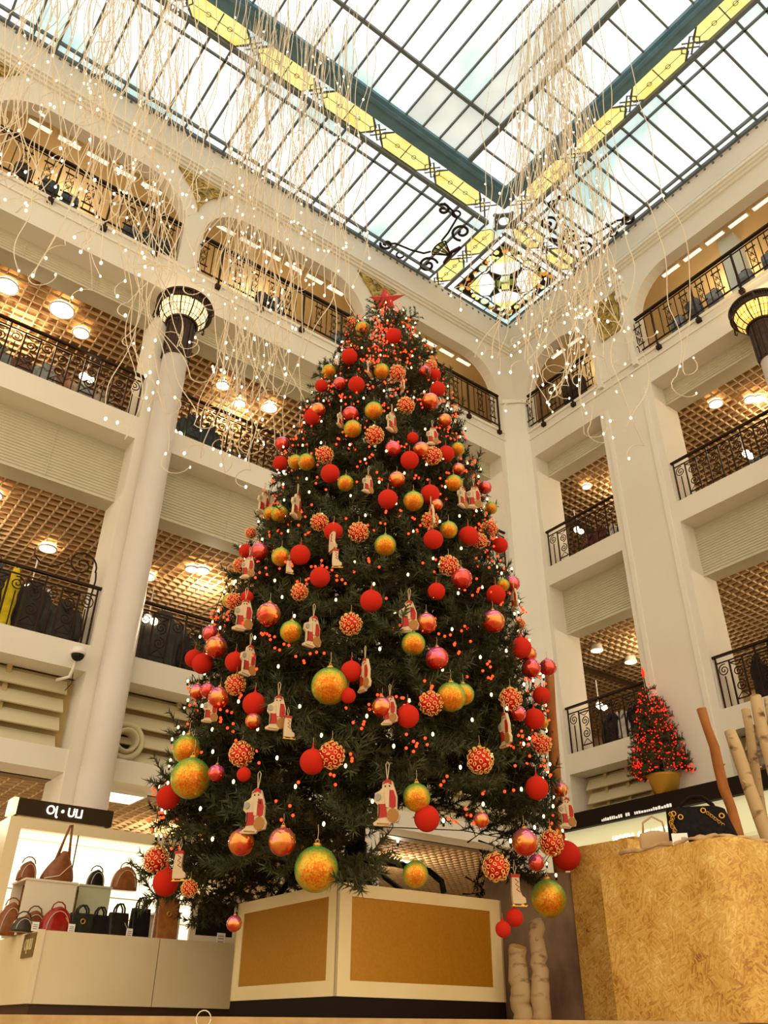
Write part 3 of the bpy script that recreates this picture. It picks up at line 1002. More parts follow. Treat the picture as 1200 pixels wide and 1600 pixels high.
# ------------------------------------------------------------------ clothes and goods behind the railings
def ell(cx_, cy_, z, a, b, n=14):
    return [(cx_+a*math.cos(2*math.pi*j/n)*(1 if abs(math.cos(2*math.pi*j/n)) < .9 else .96), cy_+b*math.sin(2*math.pi*j/n), z) for j in range(n)]
CLOTH = {}
def cloth_mat(c):
    k = 'cloth_%d_%d_%d' % c
    return mat(k, c, 0.9, noise=(7.0, tuple(int(x*0.75) for x in c), 0.35, 0.7), bump=0.4)
def garment(sd, u, v, z, h, w_, c, lab, kind='coat'):
    p_ = XF[sd](u, v, z)
    t = thing('coat' if kind == 'coat' else 'dress', lab, kind, p_, R90 if sd == 'R' else 1e-9, 'clothes hanging in the galleries')
    rr = random.Random(lab)
    secs = []
    for k in range(9):
        s = k/8
        ww = w_*(0.62+0.10*s+0.28*(1-s)**2 if kind == 'coat' else 0.55+0.35*abs(0.35-s))
        if s > 0.9:
            ww = w_*0.22
        elif s > 0.8:
            ww = w_*0.44
        secs.append(ell(rr.uniform(-.01, .01), 0, h*s, ww*0.62, 0.10+0.05*(1-s)))
    MB().loft(secs).build('body', cloth_mat(c), t, True, local=True)
    if kind == 'coat':
        for s in (-1, 1):
            MB().tube([(s*w_*0.30, 0, h*0.88), (s*w_*0.44, 0.01, h*0.72), (s*w_*0.50, -0.02, h*0.45), (s*w_*0.47, -0.05, h*0.30)], [0.07, 0.085, 0.07, 0.055], 8).build('sleeve', cloth_mat(c), t, True, local=True)
        MB().tube([(-0.10, -0.10, h*0.97), (0, -0.13, h*0.80), (0.10, -0.10, h*0.97)], 0.03, 6).build('collar', cloth_mat(c), t, True, local=True)
    else:
        for s in (-1, 1):
            MB().tube([(s*w_*0.18, -0.05, h*0.90), (s*w_*0.14, 0, h*1.0), (s*w_*0.05, 0, h*1.06)], 0.015, 5).build('strap', cloth_mat(c), t, True, local=True)
    MB().tube([(0, 0, h*0.98), (0, 0, h*1.05), (0.03, 0, h*1.09), (0.05, 0, h*1.06)], 0.008, 5).build('hanger', M_IRON, t, True, local=True)
GR = (74, 70, 62)
Z2, Z3 = Z2T, Z3T
garment('L', 2.02, 0.75, Z2+0.12, 1.15, 0.5, (84, 80, 76), 'grey coat on the second floor at the left picture edge')
garment('L', 2.30, 0.62, Z2+0.10, 1.05, 0.30, (236, 206, 30), 'bright yellow dress among the dark coats on the second floor', 'dress')
garment('L', 2.66, 0.75, Z2+0.05, 1.05, 0.55, (66, 60, 52), 'dark brown coat right of the yellow dress')
garment('L', 2.92, 0.95, Z2+0.25, 0.85, 0.22, (226, 222, 214), 'white scarf-like top behind the dark coats, second floor', 'dress')
garment('L', 3.16, 0.70, Z2+0.02, 0.86, 0.55, (70, 66, 58), 'dark grey coat nearest the round column on its left, second floor')
garment('L', 4.9, 0.95, Z2+0.02, 1.28, 1.05, (70, 68, 64), 'very wide dark grey coat just right of the round column, second floor')
garment('L', 5.55, 0.85, Z2+0.02, 1.0, 0.6, (58, 56, 54), 'charcoal coat right of the wide grey coat, second floor')
for k, (u, c, h, w_) in enumerate(((1.1, (146, 150, 146), .78, .42), (1.5, (128, 96, 78), .75, .4), (1.9, (166, 170, 164), .8, .4), (2.25, (150, 108, 84), .78, .42), (2.6, (120, 124, 122), .75, .42), (2.95, (170, 150, 130), .72, .4))):
    garment('L', u, 0.75, Z3+0.05, h, w_, c, '%s top on the third-floor rack left of the column, %s from left' % (('silver-grey', 'brown', 'pale grey', 'rust-brown', 'mid-grey', 'beige')[k], nth(k)))
for k, (u, c, h) in enumerate(((4.72, (70, 82, 84), 1.0), (5.1, (60, 72, 78), .95), (5.8, (140, 120, 90), .6), (6.3, (190, 160, 110), .55), (6.9, (70, 60, 54), .8), (7.35, (96, 84, 70), .8))):
    garment('L', u, 0.7, Z3+0.04, h, 0.46, c, '%s garment, third floor between column and tree, %s from the column' % (('blue-grey', 'dark slate', 'olive-tan', 'sand-coloured', 'dark brown', 'taupe')[k], nth(k)))
for k, (u, c, h, w_) in enumerate(((1.32, (96, 50, 40), .78, .5), (1.62, (110, 60, 48), .85, .4), (1.95, (226, 214, 200), .74, .25), (2.3, (90, 72, 62), .72, .5))):
    garment('R', u, 0.8, Z3+0.03, h, w_, c, '%s garment in the narrow right bay, third floor, %s from the corner' % (('maroon', 'wine-red', 'white', 'brown')[k], nth(k)))
for k, (u, c, h, w_) in enumerate(((5.05, (120, 80, 60), .5, .4), (5.55, (104, 112, 114), .62, .5), (5.95, (120, 128, 128), .66, .5), (6.3, (90, 94, 96), .6, .4))):
    garment('R', u, 0.9, Z3+0.03, h, w_, c, '%s garment on the third floor right of the pier, %s from the pier' % (('brown', 'grey-blue', 'pale slate', 'dark slate')[k], nth(k)))
for k, (u, c, h, w_) in enumerate(((1.22, (52, 46, 52), 0.82, .5), (1.52, (226, 216, 200), 0.80, .25), (1.92, (46, 40, 46), 0.92, .62), (2.35, (54, 46, 46), 0.92, .55))):
    garment('R', u, 0.75, Z2+0.02, h, w_, c, '%s garment in the narrow right bay, second floor, %s from the corner' % (('black', 'white', 'broad black', 'soft black')[k], nth(k)))
garment('R', 4.72, 0.55, Z2+0.02, 0.92, 0.42, (56, 48, 48), 'slim black lace dress behind the second-floor railing right of the pier', 'dress')
garment('R', 5.32, 0.55, Z2+0.10, 1.35, 0.6, (44, 38, 40), 'tall black coat rising over the second-floor handrail at the right edge')
# things seen through the railings of the top storey
def soft_box(mb, c, sx, sy, sz, e=0.35, n=20, m_=8):
    secs = []
    for k in range(m_+1):
        t = -1+2*k/m_
        q = (1-abs(t)**4)**0.25 if abs(t) < 1 else 0.0
        q = 0.25+0.75*q if abs(t) == 1 else max(q, 0.25)
        ring = []
        for j in range(n):
            a = 2*math.pi*j/n
            ca, sa = math.cos(a), math.sin(a)
            ring.append((c[0]+sx/2*q*math.copysign(abs(ca)**e, ca), c[1]+sy/2*q*math.copysign(abs(sa)**e, sa), c[2]+sz/2*(1+t)))
        secs.append(ring)
    mb.loft(secs)
BAGS4 = [('L', 0.42, (60, 58, 60), .55), ('L', 0.95, (66, 74, 80), .5), ('L', 1.35, (74, 84, 88), .42), ('L', 2.62, (70, 78, 84), .42), ('L', 3.0, (66, 76, 84), .5), ('L', 3.3, (62, 74, 84), .5),
         ('L', 5.7, (70, 70, 74), .5), ('L', 6.05, (90, 98, 104), .55), ('L', 7.75, (84, 104, 124), .5), ('L', 9.6, (70, 80, 90), .5),
         ('R', 1.75, (70, 56, 50), .75), ('R', 2.05, (60, 50, 46), .7), ('R', 5.0, (110, 116, 120), .45), ('R', 5.45, (84, 90, 96), .62), ('R', 5.95, (120, 124, 126), .5), ('R', 6.7, (100, 108, 112), .45), ('R', 7.3, (90, 96, 104), .5)]
for k, (sd, u, c, h) in enumerate(BAGS4):
    n_ = [q for q in BAGS4[:k] if q[0] == sd]
    p_ = XF[sd](u, 0.20, Z4T)
    h *= 1.2
    c = tuple(min(255, int(q*1.4)) for q in c)
    t = thing('backpack', 'slate bag behind the top-floor railing, %s wall, %s from the %s' % ('left' if sd == 'L' else 'right', nth(len(n_)), 'left edge' if sd == 'L' else 'corner'), 'bag', p_, R90 if sd == 'R' else 1e-9, 'bags on the top floor')
    mb = MB()
    soft_box(mb, (0, 0, 0), 0.34, 0.24, h)
    mb.build('body', cloth_mat(c), t, True, local=True)
    mb = MB()
    soft_box(mb, (0, -0.13, 0.04), 0.24, 0.1, h*0.45)
    mb.build('pocket', cloth_mat(tuple(int(x*.8) for x in c)), t, True, local=True)
    MB().tube([(-0.06, 0, h*0.97), (-0.05, 0, h+0.06), (0.05, 0, h+0.06), (0.06, 0, h*0.97)], 0.012, 6).build('handle', M_IRON, t, True, local=True)

# ------------------------------------------------------------------ fittings on the left wall
p_ = LW(3.28, -0.02, 4.58)
t = thing('security_camera', 'white dome security camera on a bent arm below the second-floor edge', 'camera', p_)
MB().lathe([(0.10, 0.10), (0.11, 0.04), (0.11, 0.0)], (p_[0], p_[1]-0.16, p_[2]), 20).build('housing', M_WHITEM, t, True)
MB().sphere((p_[0], p_[1]-0.16, p_[2]), 0.095, 18, 10).build('dome', mat('smoked_dome', (40, 34, 28), 0.15), t, True)
MB().tube([(p_[0], p_[1]-0.12, p_[2]+0.02), (p_[0]+0.02, p_[1]-0.04, p_[2]-0.12), (p_[0], p_[1]+0.02, p_[2]-0.28), (p_[0]-0.12, p_[1]+0.22, p_[2]-0.30)], 0.025, 8).build('arm', M_WHITEM, t, True)
MB().tube([(p_[0]+0.03, p_[1]+0.0, p_[2]-0.2), (p_[0]+0.07, p_[1]+0.1, p_[2]-0.35), (p_[0]+0.05, p_[1]+0.3, p_[2]-0.40)], 0.006, 5).build('cable', M_IRON, t, True)
p_ = LW(4.36, 0.22, 3.62)
t = thing('air_nozzle', 'cream round air nozzle with a dark throat beside the round column', 'vent', p_)
mb = MB(lambda a, b, c: (p_[0]+a, p_[1]+c, p_[2]+b))
mb.lathe([(0.29, 0.12), (0.29, 0.0), (0.24, -0.03), (0.21, 0.0), (0.20, 0.04)], (0, 0, 0), 32, False)
mb.build('outer_ring', M_LOUV, t, True)
mb = MB(lambda a, b, c: (p_[0]+a, p_[1]+c, p_[2]+b))
mb.lathe([(0.20, 0.05), (0.18, -0.06), (0.15, -0.07), (0.13, 0.0), (0.12, 0.16)], (0, 0, 0), 32, False)
mb.build('inner_ring', M_LOUV, t, True)
mb = MB(lambda a, b, c: (p_[0]+a, p_[1]+c, p_[2]+b))
mb.lathe([(0.0005, 0.15), (0.125, 0.15), (0.125, 0.17), (0.0005, 0.18)], (0, 0, 0), 24, False)
mb.build('throat', mat('dark_throat', (60, 48, 34), 0.9), t)
# square light panels in the ground-floor ceiling
for x, y, lab in ((4.63, 12.9, 'white square light panel in the ground-floor ceiling right of the column'), (11.4, 14.6, 'white square light panel glimpsed under the tree'),
                  (8.2, 14.5, 'white square light panel hidden low behind the tree')):
    t = thing('ceiling_light', lab, 'ceiling light', (x, y, 2.97), 0)
    mb = MB()
    for a, b, c, d in ((-.32, .32, -.32, -.29), (-.32, .32, .29, .32), (-.32, -.29, -.29, .29), (.29, .32, -.29, .29)):
        mb.box(x+a, x+b, y+c, y+d, 2.93, 2.99)
    mb.build('frame', M_WHITEM, t)
    MB().box(x-.29, x+.29, y-.29, y+.29, 2.945, 2.965).build('diffuser', mat('panel_diffuser', (255, 248, 228), 0.4, emit=3.2), t)
# ------------------------------------------------------------------ plinth under the tree
M_CREAM = mat('cream_lacquer', (244, 222, 168), 0.35, coat=0.2, noise=(2.0, (236, 212, 154), 0.3, 0.7))
M_GOLDP = mat('gold_panel', (184, 128, 28), 0.36, 0.3, noise=(40.0, (174, 118, 22), 0.3, 0.7))
M_KICK = mat('black_kickboard', (34, 24, 18), 0.5)
PN, PT = np.array([4.21, 6.21]), math.radians(-1.5)
PW, PLN, PTOP = 1.76, 1.76, 0.98
pc_ = PN+0.5*PW*np.array([math.cos(PT), math.sin(PT)])+0.5*PLN*np.array([-math.sin(PT), math.cos(PT)])
pl = thing('plinth', 'cream square plinth with gold panels and a black foot under the big tree', 'plinth', (pc_[0], pc_[1], 0), PT)
h_, hl = PW/2, PLN/2
mb = MB()
mb.box(-h_, h_, -hl, hl, 0.16, PTOP)
mb.build('body', M_CREAM, pl, local=True)
for k in range(4):
    mb = MB(lambda a, b, c, k=k: (a*math.cos(k*math.pi/2)-b*math.sin(k*math.pi/2), a*math.sin(k*math.pi/2)+b*math.cos(k*math.pi/2), c))
    mb.box(-h_+0.12, h_-0.12, -h_-0.012, -h_+0.01, 0.27, PTOP-0.10)
    mb.build('gold_panel', M_GOLDP, pl, local=True)
    mb = MB(lambda a, b, c, k=k: (a*math.cos(k*math.pi/2)-b*math.sin(k*math.pi/2), a*math.sin(k*math.pi/2)+b*math.cos(k*math.pi/2), c))
    mb.box(-h_-0.02, h_+0.02, -h_-0.02, -h_, PTOP-0.10, PTOP+0.0)
    mb.box(-h_-0.02, h_+0.02, -h_-0.02, -h_, 0.16, 0.27)
    mb.box(-h_-0.02, -h_+0.12, -h_-0.02, -h_, 0.27, PTOP-0.10)
    mb.box(h_-0.12, h_+0.02, -h_-0.02, -h_, 0.27, PTOP-0.10)
    mb.build('frame', M_CREAM, pl, local=True)
mb = MB()
mb.box(-h_-0.015, h_+0.015, -hl-0.015, hl+0.015, 0.0, 0.16)
mb.build('kickboard', M_KICK, pl, local=True)

# ------------------------------------------------------------------ the big tree
TB = np.array([5.02, 7.02])
RTH = np.array([math.sin(YAW), -math.cos(YAW)])
def axis(z):
    return TB+RTH*(-0.10+0.32*z/9.3)
PROF = [(0.9, 1.85), (1.2, 1.95), (1.7, 2.0), (2.3, 1.93), (3.2, 1.86), (3.8, 1.74), (4.3, 1.58), (4.8, 1.46), (5.6, 1.30), (6.3, 1.14), (7.0, 0.92), (7.6, 0.74), (8.2, 0.50), (8.5, 0.34), (8.75, 0.18), (9.0, 0.06), (9.3, 0.02)]
def tree_r(z):
    return float(np.interp(z, [p[0] for p in PROF], [p[1] for p in PROF]))
TREE = thing('christmas_tree', 'huge dark green fir tree hung with red and gold ornaments', 'tree', (TB[0], TB[1], PTOP), 0)
M_BARK = mat('dark_trunk', (54, 40, 28), 0.8, noise=(12.0, (36, 28, 20), 0.3, 0.7))
M_STEEL = mat('black_steel_stand', (28, 26, 24), 0.4, 0.5)
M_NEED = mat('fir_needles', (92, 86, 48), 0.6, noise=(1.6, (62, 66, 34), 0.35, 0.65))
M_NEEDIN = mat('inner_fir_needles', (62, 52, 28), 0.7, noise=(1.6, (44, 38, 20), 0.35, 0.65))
mb = MB()
mb.tube([(*axis(z), z) for z in (0.98, 3, 5, 7, 8.9)], [0.075, 0.07, 0.055, 0.035, 0.012], 10)
mb.build('trunk', M_BARK, TREE, True)
for k in range(4):
    mb = MB()
    a = 0.35+k*math.pi/2
    c = np.array([*axis(1.0), 0.0])
    d = np.array([math.cos(a), math.sin(a), 0.0])
    mb.tube([c+d*0.03+(0, 0, 1.34), c+d*0.45+(0, 0, 1.27), c+d*0.82+(0, 0, 1.18), c+d*0.95+(0, 0, 1.08), c+d*0.97+(0, 0, 0.985)], 0.028, 8)
    mb.tube([c+d*0.03+(0, 0, 1.25), c+d*0.30+(0, 0, 0.99)], 0.018, 6)
    mb.build('stand_leg', M_STEEL, TREE, True)
mb = MB()
mb.tube([(*axis(1), 0.98), (*axis(1), 1.5)], 0.11, 12)
mb.build('stand_socket', M_STEEL, TREE, True)

def branch_mesh(seed, dens):
    """fir spray along +x, length 1, needles as thin triangles"""
    r = np.random.RandomState(seed)
    tw = []
    n = 5
    main = [np.array([t, 0.02*math.sin(5*t+seed), -0.10*t*t]) for t in np.linspace(0, 1, 9)]
    tw.append((main, 0.25))
    for i in range(11):
        t = 0.18+0.74*i/10+r.uniform(-.03, .03)
        sd = 1 if i % 2 else -1
        l = (0.44-0.27*t)*r.uniform(.85, 1.15)
        a = sd*r.uniform(.65, .95)
        el_ = r.uniform(-.35, .45)
        d = np.array([math.cos(a)*math.cos(el_), math.sin(a)*math.cos(el_), math.sin(el_)])
        o = np.array([t, 0.02*math.sin(5*t+seed), -0.10*t*t])
        tw.append(([o+d*l*s+np.array([0, 0, 0.08*s*s]) for s in np.linspace(0, 1, 5)], 0.0))
        if l > .25:
            a2 = a+sd*0.6
            d2 = np.array([math.cos(a2), math.sin(a2), r.uniform(-.3, .3)])
            o2 = o+d*l*0.45
            tw.append(([o2+d2*l*0.5*s for s in np.linspace(0, 1, 4)], 0.0))
    V, F = [], []
    for pts, skip in tw:
        P = np.array(pts)
        seg = np.linalg.norm(np.diff(P, axis=0), axis=1)
        L_ = seg.sum()
        k = int(L_*dens)
        s = r.uniform(skip, 1.0, k)
        cum = np.concatenate([[0], np.cumsum(seg)])/L_
        pos = np.stack([np.interp(s, cum, P[:, j]) for j in range(3)], 1)
        dirv = unit(P[-1]-P[0])
        nr = r.normal(size=(k, 3))
        nr -= np.outer(nr@dirv, dirv)
        nr /= np.linalg.norm(nr, axis=1)[:, None]+1e-9
        ang = r.uniform(.6, 1.1, k)[:, None]
        nd = dirv*np.cos(ang)+nr*np.sin(ang)
        ln = r.uniform(.055, .085, k)[:, None]
        sidev = np.cross(nd, r.normal(size=(k, 3)))
        sidev /= np.linalg.norm(sidev, axis=1)[:, None]+1e-9
        wv = 0.0062
        b = len(V)*0
        tri = np.stack([pos-sidev*wv, pos+sidev*wv, pos+nd*ln], 1).reshape(-1, 3)
        V.append(tri)
        mbx = MB()
        mbx.tube(pts, [0.012 if skip else 0.006]+[0.006 if skip else 0.004]*(len(pts)-1), 4, False)
        V.append(np.array(mbx.v))
        F.append(('t', k))
        F.append(('q', mbx.f))
    verts, faces, off = [], [], 0
    for vv, (kd, x) in zip(V, F):
        verts.append(vv)
        if kd == 't':
            faces += [(off+3*i, off+3*i+1, off+3*i+2) for i in range(x)]
        else:
            faces += [tuple(off+i for i in q) for q in x]
        off += len(vv)
    return np.concatenate(verts), faces
def np_mesh(name, v, f, m_):
    me = bpy.data.meshes.new(name)
    me.from_pydata([tuple(p) for p in v], [], f)
    me.materials.append(m_)
    me.update()
    return me
BR = [branch_mesh(s, 240) for s in range(6)]
BRM = [np_mesh('branch', v, f, M_NEED) for v, f in BR]
rg = random.Random(11)
rows = []
z = 1.18
while z < 8.3:
    rows.append(z)
    z += 0.30 if z < 6 else 0.26
def rot_zyx(yaw, pit, rol):
    return (Matrix.Rotation(yaw, 3, 'Z') @ Matrix.Rotation(pit, 3, 'Y') @ Matrix.Rotation(rol, 3, 'X'))
spots = []
for i, z in enumerate(rows):
    r_ = tree_r(z)
    n = max(5, int(2*math.pi*r_/0.78))
    for k in range(n):
        a = 2*math.pi*(k+0.5*(i % 2))/n+rg.uniform(-.12, .12)
        spots.append((z+rg.uniform(-.1, .1), a, r_))
spots = spots[:300]
def in_gap(p_):
    q_ = np.asarray(p_, float)-np.array([0, 0, CAMZ])
    zz_ = q_@fw
    gx, gy = 600+FPX*(q_@RT)/zz_, 800-FPX*(q_@UP)/zz_
    return 566 < gx < 722 and gy > 1272
for z, a, r_ in spots:
    if in_gap((*(axis(z)+r_*0.8*np.array([math.cos(a), math.sin(a)])), z-0.1)) or in_gap((*(axis(z)+r_*0.45*np.array([math.cos(a), math.sin(a)])), z)):
        continue
    L_ = min(0.95, 0.30+0.42*r_)*rg.uniform(.9, 1.15)
    pit = (0.28 if z < 3 else 0.12 if z < 6.5 else -0.25-0.3*(z-6.5)/2.3)+rg.uniform(-.12, .12)
    ax_ = axis(z)
    root = r_*rg.uniform(.94, 1.05)-L_*math.cos(pit)
    root = max(root, 0.02)
    o = link('branch', rg.choice(BRM), TREE, (ax_[0]+root*math.cos(a)-TB[0], ax_[1]+root*math.sin(a)-TB[1], z-PTOP+0.15*L_))
    o.rotation_euler = rot_zyx(a, pit, rg.uniform(-.5, .5)).to_euler()
    o.scale = (L_, L_*1.25, L_*1.25)
# fill of shorter sprays nearer the trunk, and between the outer ones
tv, tf, off = [], [], 0
BI = [branch_mesh(20+s, 150) for s in range(3)]
for shell, frac, cnt, sc_l in ((0, 0.86, 330, 0.62), (1, 0.62, 170, 0.62), (2, 0.35, 60, .5)):
    for k in range(cnt):
        t = (k+rg.random())/cnt
        z = 1.12+(8.45-1.12)*(1-math.sqrt(1-t*0.985))
        r_ = tree_r(z)*frac
        a = k*2.39996+rg.uniform(-.3, .3)
        L_ = min(sc_l, 0.2+0.4*tree_r(z))*rg.uniform(.8, 1.2)
        pit = rg.uniform(-.5, .5)
        Rm = np.array(rot_zyx(a+rg.uniform(-.5, .5), pit, rg.uniform(-1.5, 1.5)))
        v, f = rg.choice(BI)
        ax_ = axis(z)
        root = max(0.02, r_-L_*0.8)
        c = np.array([ax_[0]+root*math.cos(a), ax_[1]+root*math.sin(a), z])
        if in_gap(c) or in_gap(c+np.array([math.cos(a)*L_*.8, math.sin(a)*L_*.8, -.1])) or (z < 1.7 and shell == 2):
            continue
        vv = (v*np.array([L_, L_*1.3, L_*1.3]))@Rm.T+c-np.array([TB[0], TB[1], PTOP])
        tv.append(vv)
        tf += [tuple(i+off for i in q) for q in f]
        off += len(v)
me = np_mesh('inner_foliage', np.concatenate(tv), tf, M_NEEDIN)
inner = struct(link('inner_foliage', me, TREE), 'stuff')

# ------------------------------------------------------------------ where things hang on the tree
def on_tree(px, py, out=0.03):
    d = ray(px, py)
    best, bt = 1e9, None
    for t in np.linspace(4.5, 16, 460):
        p_ = d*t
        z = p_[2]+CAMZ
        e = np.hypot(*(p_[:2]-axis(z)))-(tree_r(min(max(z, 0.5), 9.3))+out)
        if e <= 0:
            return d*(t-0.012)+np.array([0, 0, CAMZ]), t
        if e < best:
            best, bt = e, t
    return d*bt+np.array([0, 0, CAMZ]), bt

# ------------------------------------------------------------------ ornaments
def glitter_mat():
    M = bpy.data.materials.new('green_gold_glitter')
    M.use_nodes = True
    nt = M.node_tree
    b = nt.nodes['Principled BSDF']
    N = nt.nodes.new
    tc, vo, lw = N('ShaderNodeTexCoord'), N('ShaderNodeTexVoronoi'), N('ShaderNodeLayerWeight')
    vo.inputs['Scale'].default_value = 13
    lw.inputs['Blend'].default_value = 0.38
    ad, rp, sep = N('ShaderNodeMath'), N('ShaderNodeValToRGB'), N('ShaderNodeSeparateXYZ')
    ad.operation = 'MULTIPLY_ADD'
    ad.inputs[1].default_value = 0.52
    a2 = N('ShaderNodeMath')
    a2.operation = 'MULTIPLY_ADD'
    a2.inputs[1].default_value = 0.22
    sp2 = N('ShaderNodeSeparateColor')
    nt.links.new(tc.outputs['Object'], vo.inputs['Vector'])
    nt.links.new(tc.outputs['Object'], sep.inputs[0])
    nt.links.new(vo.outputs['Color'], sp2.inputs[0])
    nt.links.new(sp2.outputs[0], ad.inputs[0])
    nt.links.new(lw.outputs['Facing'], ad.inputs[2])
    nt.links.new(sep.outputs[2], a2.inputs[0])
    nt.links.new(ad.outputs[0], a2.inputs[2])
    nt.links.new(a2.outputs[0], rp.inputs[0])
    cr = rp.color_ramp
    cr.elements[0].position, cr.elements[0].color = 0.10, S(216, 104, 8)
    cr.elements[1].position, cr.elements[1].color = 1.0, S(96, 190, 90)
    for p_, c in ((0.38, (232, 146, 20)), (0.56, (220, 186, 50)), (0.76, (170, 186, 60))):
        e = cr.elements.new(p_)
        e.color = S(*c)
    nt.links.new(rp.outputs[0], b.inputs['Base Color'])
    b.inputs['Metallic'].default_value = 0.55
    b.inputs['Roughness'].default_value = 0.35
    bp = N('ShaderNodeBump')
    bp.inputs['Strength'].default_value = 0.9
    bp.inputs['Distance'].default_value = 0.08
    nt.links.new(sp2.outputs[1], bp.inputs['Height'])
    nt.links.new(bp.outputs['Normal'], b.inputs['Normal'])
    return M
def iris_mat(nm, c0, c1, c2):
    M = bpy.data.materials.new(nm)
    M.use_nodes = True
    nt = M.node_tree
    b = nt.nodes['Principled BSDF']
    N = nt.nodes.new
    tc, nz, sep, rp = N('ShaderNodeTexCoord'), N('ShaderNodeTexNoise'), N('ShaderNodeSeparateXYZ'), N('ShaderNodeValToRGB')
    nz.inputs['Scale'].default_value = 1.1
    a2 = N('ShaderNodeMath')
    a2.operation = 'MULTIPLY_ADD'
    a2.inputs[1].default_value = 0.42
    nt.links.new(tc.outputs['Object'], nz.inputs['Vector'])
    nt.links.new(tc.outputs['Object'], sep.inputs[0])
    nt.links.new(sep.outputs[2], a2.inputs[0])
    nt.links.new(nz.outputs['Fac'], a2.inputs[2])
    nt.links.new(a2.outputs[0], rp.inputs[0])
    cr = rp.color_ramp
    cr.elements[0].position, cr.elements[0].color = 0.2, S(*c0)
    cr.elements[1].position, cr.elements[1].color = 0.85, S(*c2)
    e = cr.elements.new(0.52)
    e.color = S(*c1)
    nt.links.new(rp.outputs[0], b.inputs['Base Color'])
    b.inputs['Metallic'].default_value = 0.65
    b.inputs['Roughness'].default_value = 0.14
    b.inputs['Coat Weight'].default_value = 0.8
    b.inputs['Coat Roughness'].default_value = 0.05
    b.inputs['Thin Film Thickness'].default_value = 420
    return M
M_VELV = mat('red_velvet', (202, 38, 8), 0.95, noise=(30.0, (184, 30, 6), 0.3, 0.7))
M_GLIT = glitter_mat()
M_IRI1 = iris_mat('iridescent_red', (206, 40, 20), (226, 80, 60), (226, 120, 190))
M_IRI2 = iris_mat('iridescent_gold_red', (214, 52, 20), (236, 150, 50), (226, 110, 160))
M_REDG = mat('red_gloss', (200, 26, 16), 0.25, 0.3)
M_RING = mat('gold_sequin', (255, 204, 120), 0.3, 0.55)
M_CAP = mat('gold_cap', (214, 160, 70), 0.35, 0.8)
M_STR = mat('cream_string', (190, 168, 128), 0.8)
M_OWH = mat('cream_painted_wood', (204, 178, 138), 0.6)
M_ORD = mat('red_painted_wood', (170, 36, 16), 0.6)
M_OBR = mat('brown_painted_sack', (160, 108, 44), 0.6)
M_OBK = mat('dark_painted_line', (50, 34, 22), 0.6)

def unit_ball(m_, nm, ripple=False):
    mb = MB()
    mb.sphere((0, 0, 0), 1.0, 32, 20)
    return mb.mesh(nm, m_, True)
ME_BALL = {'R': unit_ball(M_VELV, 'ball'), 'G': unit_ball(M_GLIT, 'ball'), 'I': unit_ball(M_IRI1, 'ball'), 'J': unit_ball(M_IRI2, 'ball'), 'S': unit_ball(M_REDG, 'ball')}
mb = MB()
mb.lathe([(0.20, 0.97), (0.20, 1.10), (0.10, 1.16)], n=14)
mb.torus((0, 0, 1.22), 0.08, 0.02, (0, 1, 0), 12, 5)
ME_CAP = mb.mesh('cap', M_CAP, True)
mb = MB()
mb.lathe([(0.26, 0.95), (0.13, 1.08), (0.06, 1.22), (0.05, 1.5)], n=12)
ME_CAPR = mb.mesh('cap', M_VELV, True)
ME_STRING = MB().tube([(0, 0, 1.25), (0.03, 0, 1.6), (0, 0, 1.95)], 0.016, 5).mesh('string', M_STR)
mb = MB()
n = 64
for k in range(n):
    zz = 1-2*(k+.5)/n
    rr = math.sqrt(1-zz*zz)
    a = k*2.39996
    d = np.array([rr*math.cos(a), rr*math.sin(a), zz])
    mb.torus(d*1.06, 0.15, 0.045, unit(d+0.55*np.array([math.sin(3*k), math.cos(5*k), math.sin(7*k)])), 10, 4)
ME_RINGS = mb.mesh('sequin_rings', M_RING, True)

